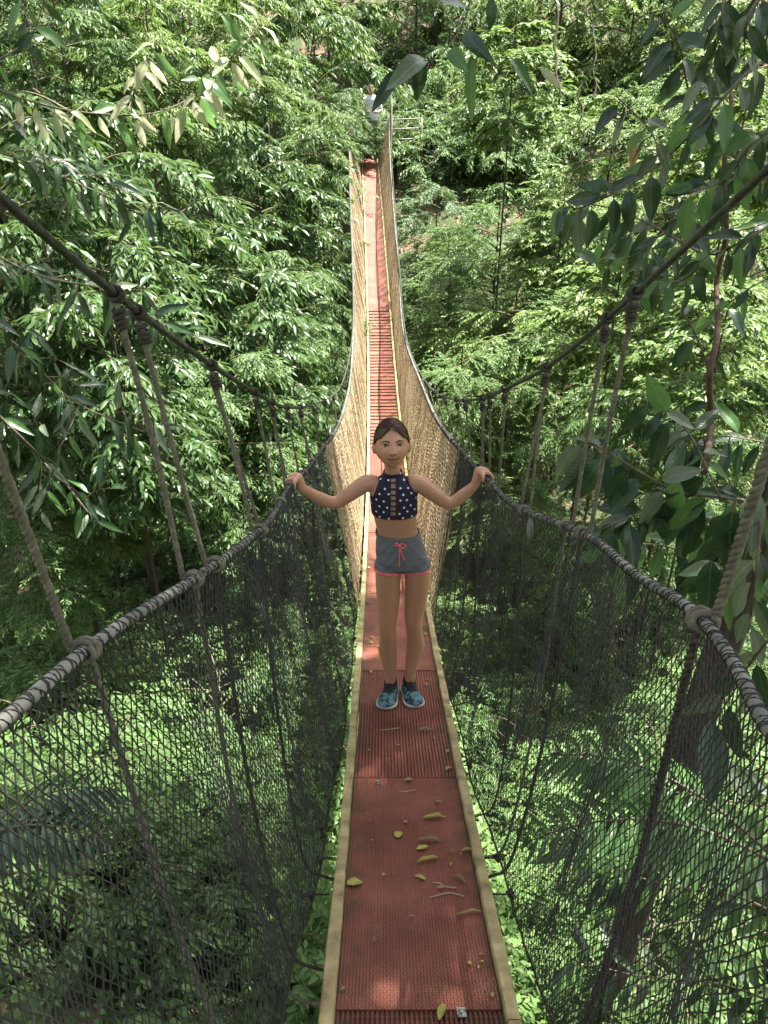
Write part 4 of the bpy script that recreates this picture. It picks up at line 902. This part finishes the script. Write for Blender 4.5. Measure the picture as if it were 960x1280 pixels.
# head
HC = G(489.5, 556, -.004); HROT = Matrix.Rotation(R(-19), 3, 'X')@Matrix.Rotation(R(3), 3, 'Z')@Matrix.Rotation(R(-2), 3, 'Y'); HS = 1.02
def htf(p): return HC+HROT@(Vector((p[0]*.96, p[1], p[2]))*HS)
mb.add(np.array([tuple(htf(p)) for p in HV]), HF); build_ears(mb, htf)
body = union_mesh(mb, .0036, 3, girl_base); body.materials.append(M['skin'])
bo = link('body', body, None, girl)
loc = lambda p: Vector(p)-girl_base
zz = lambda v: G(490, v, -.06).z-girl_base.z
xx_ = lambda u, v: G(u, v, -.04).x-girl_base.x
# halter top
zt, za, zb = zz(599), zz(625), zz(648)
cA, cB = xx_(478, 597), xx_(467, 624); cC, cD = xx_(505, 597), xx_(520.5, 624)
zn_, zar = zz(597), zz(624)
def lerp_x(z, a, b): t = (zn_-z)/(zn_-zar); return a+(b-a)*t
def keep_top(c):
    if not (zb < c.z < zz(598.5)): return False
    if c.y > .075 and c.z > za: return False
    if c.z > zar: return lerp_x(c.z, cA, cB) < c.x < lerp_x(c.z, cC, cD)
    return xx_(464, 630) < c.x < xx_(523.5, 630)
dL = Vector((zn_-zar, 0, (cB-cA))).normalized(); dR = Vector((zn_-zar, 0, (cD-cC))).normalized()
cuts = [((0, 0, zb), (.04, 0, 1)), ((cA, 0, zn_), (dL.x, 0, -(-dL.z))), ((cC, 0, zn_), (dR.x, 0, dR.z)), ((0, 0, zar), (0, 0, 1)), ((0, 0, zz(598.5)), (0, 0, 1))]
xm = xx_(491.5, 620); lad = [zz(v) for v in (603, 607.2, 609, 613.2, 615, 619.2, 621, 625.2, 627, 631.2, 633, 637, 638.8, 643)]
cuts += [((xm-.0095, 0, 0), (1, 0, 0)), ((xm+.0095, 0, 0), (1, 0, 0))]+[((0, 0, q), (0, 0, 1)) for q in lad]
def keep_top2(c):
    if not keep_top(c): return False
    if abs(c.x-xm) < .0095 and c.y < .0:
        for q in range(0, len(lad), 2):
            if lad[q+1] < c.z < lad[q]: return False
    return True
top = garment(body, 'halter_top', cuts, keep_top2, .0035, 'navy', girl)
bv = BVHTree.FromPolygons([v.co for v in top.data.vertices], [p.vertices for p in top.data.polygons])
dots = MB(); dr = random.Random(4)
for r_i in range(8):
    for c_i in range(7):
        u = 461+c_i*9.6+(4.8 if r_i % 2 else 0)+dr.uniform(-1.1, 1.1); v = 599+r_i*6.8+dr.uniform(-1, 1)
        if abs(u-491.5) < 5 and v < 646: continue
        o_ = Vector((xx_(u, v), -.5, zz(v))); h = bv.ray_cast(o_, Vector((0, 1, 0)))
        if h[0] is None or h[0].y > .03: continue
        nn = h[1] if h[1].y < 0 else -h[1]; a = nn.orthogonal().normalized(); b = nn.cross(a); p = h[0]+nn*.0028
        rr = .0044
        dots.add([p+nn*.0004]+[p+(a*math.cos(q)+b*math.sin(q))*rr for q in np.arange(8)*math.pi/4], (), [(0, 1+q, 1+(q+1) % 8) for q in range(8)])
link('polka_dots', dots.mesh('polka_dots'), 'white_print', top)
# shorts
zw = zz(674)
def keep_sh(c): return zz(719.5)+.0*c.x < c.z < zw and abs(c.x) < .3
zc_ = zz(720); xc_ = xx_(503, 715)
def hz(c): return c.z+.10*c.y-.05*max(0, abs(c.x-xc_)-.03)
SL = [((xc_+s_*.03, 0, zc_), (-.05*s_, .10, 1)) for s_ in (-1, 1)]
def wr(p): return .0011*math.sin(p.z*120+abs(p.x-xc_)*190)+.0010*math.sin(p.z*70-p.x*60+1)
def flare(p): return min(max((zw-p.z)/(zw-zc_), 0), 1)
sh = garment(body, 'shorts', [((0, 0, zw), (.03, 0, 1))]+SL, lambda c: hz(c) > zc_ and c.z+.03*c.x < zw, lambda p: .003+.0035*flare(p)+wr(p)-(.010*math.exp(-((p.x-xc_)/.010)**2)*max(0, flare(p)-.45)/.55 if p.y < 0 else 0), 'heather', girl)
SL2 = [((xc_+s_*.03, 0, zc_+.002), (-.05*s_, .10, 1)) for s_ in (-1, 1)]+[((xc_+s_*.03, 0, zc_-.010), (-.05*s_, .10, 1)) for s_ in (-1, 1)]
garment(body, 'hem_trim', SL2, lambda c: zc_-.010 < hz(c) < zc_+.002, lambda p: .0078+wr(p), 'coral', sh, .002)
garment(body, 'waistband', [((0, 0, zw+.003), (.03, 0, 1)), ((0, 0, zw-.014), (.03, 0, 1))], lambda c: zw-.014 < c.z+.03*c.x < zw+.003, .0048, 'heather', sh, .002)
bvb = BVHTree.FromPolygons([v.co for v in sh.data.vertices], [p.vertices for p in sh.data.polygons])
def onf(u, v, lift=.004):
    o_ = Vector((xx_(u, v), -.5, zz(v))); h = bvb.ray_cast(o_, Vector((0, 1, 0)))
    return (h[0] if h[0] else Vector((o_.x, -.07, o_.z)))+Vector((0, -lift, 0))
ds = MB()
for pl in ([(498.5, 680), (495, 677.5), (494.5, 681), (498.5, 681.5)], [(499, 680.5), (503, 679), (507, 682), (503, 684), (499, 682)], [(499, 681), (499.3, 690), (499, 700), (498.6, 705)], [(499.5, 681), (502, 690), (505, 699)]):
    ds.tube(smooth_path([onf(u, v) for u, v in pl], 5), .0033, 6)
ds.ellipsoid(onf(499, 681, .006), .006, .005, .006); link('drawstring', ds.mesh('drawstring'), 'coral', sh)
# shoes
def shoe(ankle, yaw, name='shoe'):
    gz = deckz(YG)-girl_base.z
    s0 = Vector((ankle.x, ankle.y, 0)); fw = Vector((math.sin(yaw), -math.cos(yaw), 0)); sd = Vector((fw.y*-1, fw.x, 0)); slope = (deckz(YG+.05)-deckz(YG-.05))/.1
    def P(f, s, h): 
        p = s0+fw*f*1.1+sd*s*1.14; return Vector((p.x, p.y, slope*p.y+.0015+h))
    PS = 1.12
    prof = [(-.045, .022, .050), (-.035, .029, .060), (-.01, .031, .066), (.025, .032, .062), (.055, .036, .048), (.09, .040, .038), (.12, .037, .030), (.140, .026, .022), (.148, .012, .014)]
    so_ = MB(); so_.loft([np.array([tuple(P(f, s*w_*1.06, h)) for (s, h) in ((-1, 0), (1, 0), (1.02, .008), (1, .016), (-1, .016), (-1.02, .008))]) for (f, w_, _) in prof])
    up = MB(); up.loft([np.array([tuple(P(f, w_*math.cos(a), .012+max(0, math.sin(a))*(hh-.006))) for a in np.linspace(0, 2*math.pi, 17)[:-1]]) for (f, w_, hh) in prof])
    o = link(name, up.mesh('upper'), 'teal', girl); link('sole', so_.mesh('sole'), 'sole', o)
    tg = MB(); tg.loft([np.array([tuple(P(f, w_*math.cos(a), h+hh*math.sin(a))) for a in np.linspace(0, 2*math.pi, 13)[:-1]]) for (f, w_, h, hh) in ((-.02, .026, .066, .020), (.01, .026, .066, .018), (.035, .021, .057, .012), (.06, .017, .046, .008), (.085, .012, .036, .005))])
    tg.tube([tuple(P(0, 0, .045)), tuple(P(-.004, 0, .070)), tuple(P(-.006, 0, .095))], [.029, .031, .0285], 14)
    for q in range(4):
        f = .018+q*.017; h = .078-q*.0105; tg.tube([P(f, -.024, h-.010), P(f+.004, 0, h+.001), P(f, .024, h-.010)], .003, 5)
    link('tongue_and_laces', tg.mesh('tongue'), 'black_fabric', o); return o
shoe(loc(G(488, 852, .004)), -.16); shoe(loc(G(512, 848, .020)), .16)
# hair: fitted cap with centre parting, gathered behind
hv = []; keepf = []
for p in HV:
    x, y, z = p; k = 1.06; q = Vector((x*k*1.02, y*k, z*k)); q.z += .004-.004*math.exp(-(x/.006)**2)
    hv.append(q)
def hair_keep(c):
    x, y, z = c
    if y > .012: return z > -.055
    line = .060-.018*(abs(x)/.05)**2.0*1.6+.016*math.exp(-(x/.012)**2)
    if abs(x) > .050: line = .018-.55*(y+.03) if y > -.05 else .030
    return z > line
hf = [f for f in HF if hair_keep(sum((hv[i] for i in f), Vector())/4)]
used = sorted({i for f in hf for i in f}); mp_ = {i: k for k, i in enumerate(used)}
hme = bpy.data.meshes.new('hair'); hme.from_pydata([tuple(htf(hv[i])-girl_base) for i in used], [], [[mp_[i] for i in f] for f in hf])
hme.polygons.foreach_set('use_smooth', [True]*len(hme.polygons)); hme.materials.append(M['hair']); hair = link('hair', hme, None, girl)
sd_ = hair.modifiers.new('t', 'SOLIDIFY'); sd_.thickness = .005; sd_.offset = -1
pt = MB(); P = [htf(q)-girl_base for q in ((0, .085, .01), (.004, .108, -.005), (.008, .112, -.04), (.006, .098, -.085), (.004, .085, -.12))]
pt.tube(smooth_path(P, 6), np.interp(np.linspace(0, 1, 25), [0, .2, .6, 1], [.016, .024, .02, .005]), 10); link('ponytail', pt.mesh('ponytail'), 'hair', hair)
sm_ = MB(); hr_ = random.Random(9)
for k in range(170):
    sgn = 1 if k % 2 else -1; a0 = hr_.uniform(-1.0, .9); st = Vector((sgn*.03, math.sin(a0), math.cos(a0))).normalized()
    en = Vector((sgn*hr_.uniform(.55, .95), hr_.uniform(.45, 1.0), hr_.uniform(-.45, .12))).normalized(); pts = []
    for q in range(8):
        t = q/7; d_ = st.slerp(en, t) if st.angle(en) > .05 else en; d_ = (d_+Vector((sgn*.25, -.12 if a0 < 0 else 0, .1))*math.sin(math.pi*t)*.5).normalized()
        kk = 1.074+.010*hr_.random()*math.sin(math.pi*t); p = Vector((.0665*d_.x*kk*1.02, .086*d_.y*kk, .093*d_.z*kk+.004)); pts.append(htf(p)-girl_base)
    sm_.tube(smooth_path(pts, 2), np.linspace(.0011, .0005, 15), 3, False)
link('strands', sm_.mesh('strands'), 'hair_light', hair)
# face details, laid on the body surface
bvh = BVHTree.FromPolygons([v.co for v in body.vertices], [p.vertices for p in body.polygons])
fdir = HROT@Vector((0, 1, 0))
def onface(x, z, lift=0):
    o_ = htf((x, -.3, z))-girl_base; h = bvh.ray_cast(o_, fdir); return (h[0] if h[0] else htf((x, -.08, z))-girl_base)-fdir*lift
AX = [tuple(HROT@Vector(a)) for a in ((1, 0, 0), (0, 1, 0), (0, 0, 1))]
for s in (-1, 1):
    e = MB(); e.ellipsoid(onface(s*.0285, .003, -.0015), .0120, .004, .0048, AX, 14, 8); eo = link('eye', e.mesh('eye'), 'eye_white', girl)
    ii = MB(); ii.ellipsoid(onface(s*.0285, .0035, .0018), .0052, .002, .0048, AX); link('iris', ii.mesh('iris'), 'iris', eo)
    ll = MB(); ll.tube(smooth_path([onface(s*.0165, .0025, .0012), onface(s*.023, .0078, .003), onface(s*.031, .0084, .003), onface(s*.042, .0040, .0015)], 5), .0016, 5); link('eyelid', ll.mesh('eyelid'), 'iris', eo)
    bb = MB(); bb.tube(smooth_path([onface(s*.014, .0165, .0003), onface(s*.026, .0208, .0003), onface(s*.044, .0170, -.0002)], 6), np.interp(np.linspace(0, 1, 13), [0, .4, 1], [.0024, .0026, .0011]), 6); link('eyebrow', bb.mesh('eyebrow'), 'hair', girl)
lp = MB()
for zc2, am, rr in ((-.0455, .0012, .0022), (-.0525, -.0016, .0027)):
    lp.tube(smooth_path([onface(-.024, -.0448, -.0008), onface(-.010, zc2+am, -.0002), onface(0, zc2, .0002), onface(.010, zc2+am, -.0002), onface(.024, -.0448, -.0008)], 5), np.concatenate([np.linspace(.0008, rr, 10), np.linspace(rr, .0008, 11)]), 6)
lo_ = link('lips', lp.mesh('lips'), 'lip', girl)
ml = MB(); ml.tube(smooth_path([onface(-.0265, -.0438, .0006), onface(-.01, -.0490, .0020), onface(0, -.0492, .0022), onface(.01, -.0490, .0020), onface(.0265, -.0438, .0006)], 4), .0009, 5); link('mouth_line', ml.mesh('mouth_line'), 'iris', lo_)
ns = MB()
for s in (-1, 1): ns.ellipsoid(onface(s*.0052, -.0275, -.001), .0026, .002, .0016, AX, 8, 6)
link('nostrils', ns.mesh('nostrils'), 'iris', girl)

# ---- far figure in a white shirt on the far landing, seen from behind through foliage
YF = 23.1; fb = Vector((-.33, YF, deckz(22.5)+.05)); far = empty('person', fb)
tag(far, 'figure in a white shirt standing on the far landing half hidden by leaves', 'person')
fm = MB(); H = 1.66
def fp(x, y, z): return fb+Vector((x, y, z))
fm.loft([ring(fp(x, y, z), X_, Y_, a, b, 18, 2.3) for (x, y, z, a, b) in ((0, 0, .78, .14, .10), (0, 0, .90, .165, .115), (0, 0, 1.02, .145, .10), (0, 0, 1.18, .165, .11), (0, 0, 1.32, .185, .105), (0, 0, 1.38, .15, .08), (0, 0, 1.42, .07, .06), (0, 0, 1.47, .05, .05))])
for s in (-1, 1):
    limb(fm, [fp(s*.085, 0, .82), fp(s*.09, -.01, .46), fp(s*.085, .02, .09)], [.085, .055, .04]); limb(fm, [fp(s*.085, .03, .04), fp(s*.09, -.12, .03)], [.04, .035])
    limb(fm, [fp(s*.17, 0, 1.33), fp(s*.235, .02, 1.10), fp(s*.17, -.16, 1.03)], [.05, .042, .03]); limb(fm, [fp(s*.16, -.18, 1.03), fp(s*.11, -.23, 1.04)], [.028, .026])
    for q in range(4): limb(fm, [fp(s*.11, -.23, 1.055-.016*q), fp(s*.07, -.25, 1.05-.016*q), fp(s*.05, -.235, 1.04-.016*q)], [.008, .008, .007], sides=6)
    limb(fm, [fp(s*.13, -.21, 1.06), fp(s*.09, -.22, 1.085)], [.010, .008], sides=6)
fhc = fp(0, -.01, 1.56); fm.add(np.array([tuple(fhc+Vector(p)*1.12) for p in HV]), HF)
fbody = union_mesh(fm, .011, 4, fb); fbody.materials.append(M['skin_far']); link('body', fbody, None, far)
garment(fbody, 'shirt', [((0, 0, .84), (0, 0, 1)), ((0, 0, 1.42), (0, 0, 1))], lambda c: .84 < c.z < 1.42 and (abs(c.x) < .16 or c.z > 1.13) and c.y > -.125, .012, 'white_shirt', far, .004)
garment(fbody, 'shorts', [((0, 0, .45), (0, 0, 1)), ((0, 0, .88), (0, 0, 1))], lambda c: .45 < c.z < .88 and c.y > -.12, .010, 'khaki', far, .004)
hv2 = [Vector(p)*1.12*1.07+Vector((0, 0, 1.56)) for p in HV]; hf2 = [f for f in HF if sum((HV[i][2] for i in f))/4 > (.035 if sum(HV[i][1] for i in f) < 0 else -.06)]
hm2 = bpy.data.meshes.new('hair'); hm2.from_pydata([tuple(v) for v in hv2], [], [list(map(int, f)) for f in hf2]); hm2.materials.append(M['hair']); link('hair', hm2, None, far)

# ------------------------------------------------------------------ litter on the deck
def fallen(u, v, ang, Lpx, kind, curl, label, group=None, width=1.0):
    y = deck_y(v); p = atY(u, v, y); t, s, n = frame(y); c = Vector((p.x, y, deckz(y)))+n*.004; d = y*cP-deckz(y)*sP
    L = Lpx*d/FPX; r = random.Random(int(u*7+v)); V = []; F = []
    m = 9
    for k in range(m+1):
        tt_ = k/m; wv = width*.20*math.sin(math.pi*min(max(tt_, .03), .97)**.9)**.75
        for q in (-1, -.5, 0, .5, 1):
            xx = q*wv; a = abs(q)*curl
            V.append((xx*math.cos(a), tt_-.5, abs(xx)*math.sin(a)+.03*math.sin(tt_*math.pi)*curl+.02*math.sin(tt_*13+q*3+u)*(abs(q) > .6)+.012*math.sin(tt_*9+u)))
    for k in range(m):
        for q in range(4): a = k*5+q; F.append((a, a+1, a+6, a+5))
    me = bpy.data.meshes.new('fallen_leaf'); me.from_pydata(V, [], F); me.polygons.foreach_set('use_smooth', [True]*len(F)); me.update(); me.materials.append(M[kind])
    o = link('fallen_leaf', me); fwd = t*math.cos(ang)+s*math.sin(ang); sd = fwd.cross(n)
    o.matrix_world = Matrix.Translation(c+n*.002)@Matrix((sd, fwd, n)).transposed().to_4x4()@Matrix.Scale(L, 4)
    tag(o, label, 'leaf', group); s_ = o.modifiers.new('t', 'SOLIDIFY'); s_.thickness = .0006/L
    return o
for (u, v, a, L, k, c, w_, lab) in [
    (498, 1045, .2, 17, 'fallen_yellow', .25, 1.9, 'small yellow green leaf lying flat mid deck above the other yellow leaves'), (543, 1024, 1.45, 33, 'fallen_yellow', .9, .8, 'long pale yellow leaf half rolled across the red mat'),
    (537, 1053, 1.6, 36, 'dry_leaf', 1.1, .8, 'brown curled leaf with a pale edge lying crosswise on the red mat'), (528, 1062, 1.2, 18, 'fallen_yellow', .4, 1.5, 'small olive triangular leaf just below the brown curled leaf'),
    (535, 1077, 1.25, 33, 'fallen_yellow', 1.0, .75, 'folded yellow brown leaf lying crosswise on the red mat'), (525, 1099, -1.0, 18, 'fallen_yellow', .5, 1.2, 'tiny bright yellow green leaf on the red mat'),
    (443, 1106, 1.4, 22, 'fallen_yellow', .3, 2.2, 'broad yellow leaf lying flat beside the left side beam'), (575, 1101, -.7, 24, 'dry_leaf', 1.2, 1.0, 'dark brown crumpled leaf near the right side beam'),
    (587, 1144, 1.35, 42, 'dry_leaf', 1.4, .5, 'long rolled dry leaf lying against the right side beam'), (552, 1268, .3, 30, 'fallen_yellow', .7, 1.2, 'crumpled yellow brown leaf lying next to the metal clip'),
    (584, 1065, 1.4, 16, 'dry_leaf', .8, 1.3, 'small brown leaf tucked at the right side beam'), (532, 915, 1.5, 21, 'dry_leaf', 1.0, 1.2, 'tan curled leaf lying below the shoes'),
    (511, 977, 1.3, 13, 'dry_leaf', .6, 1.6, 'small brown leaf on the mat seam'), (561, 963, .8, 14, 'dry_leaf', .8, 1.6, 'tan crumpled leaf beside the right beam above the mat seam'), (560, 941, .5, 10, 'dry_leaf', .8, 1.8, 'small pale leaf bit beside the right beam')]:
    fallen(u, v, a, L*.88, k, c, lab, None, w_)
lr = random.Random(3)
for k in range(64):
    v = lr.choice([lr.uniform(760, 900), lr.uniform(680, 800), lr.uniform(900, 1250)]); y = deck_y(v); d = y*cP-deckz(y)*sP
    u = 480+FPX*(deckx(y)+lr.uniform(-.16, .16)*(1 if lr.random() < .4 else .9))/d
    if lr.random() < .6: u = 480+FPX*(deckx(y)+lr.choice([-1, 1, 1])*lr.uniform(.10, .18))/d
    fallen(u, v, lr.uniform(-1.6, 1.6), lr.uniform(3.5, 9), lr.choice(['dry_leaf', 'fallen_yellow', 'dry_leaf']), lr.uniform(.3, 1.2), 'tiny dry leaf fragment scattered on the red deck', 'leaf fragments on the deck', lr.uniform(.8, 2))
for k, (pl, lab) in enumerate([([(536, 1124), (548, 1121), (562, 1118), (580, 1122)], 'thin pale dead twig lying on the red mat'), ([(498, 989), (506, 991), (520, 989)], 'short curved twig just below the mat seam'), ([(474, 914), (486, 913), (500, 911)], 'straight thin twig lying below the shoes'), ([(540, 1105), (550, 1106), (556, 1110), (571, 1112)], 'forked pale rootlet on the red mat')]):
    pts = []
    for (u, v) in pl: y = deck_y(v); p = atY(u, v, y); pts.append(Vector((p.x, y, deckz(y)))+frame(y)[2]*.0045)
    c = pts[0].copy(); o = link('dead_twig', MB().tube([p-c for p in smooth_path(pts, 4)], .0017, 5).mesh('dead_twig'), 'gravel_twig', None, c); tag(o, lab, 'twig')
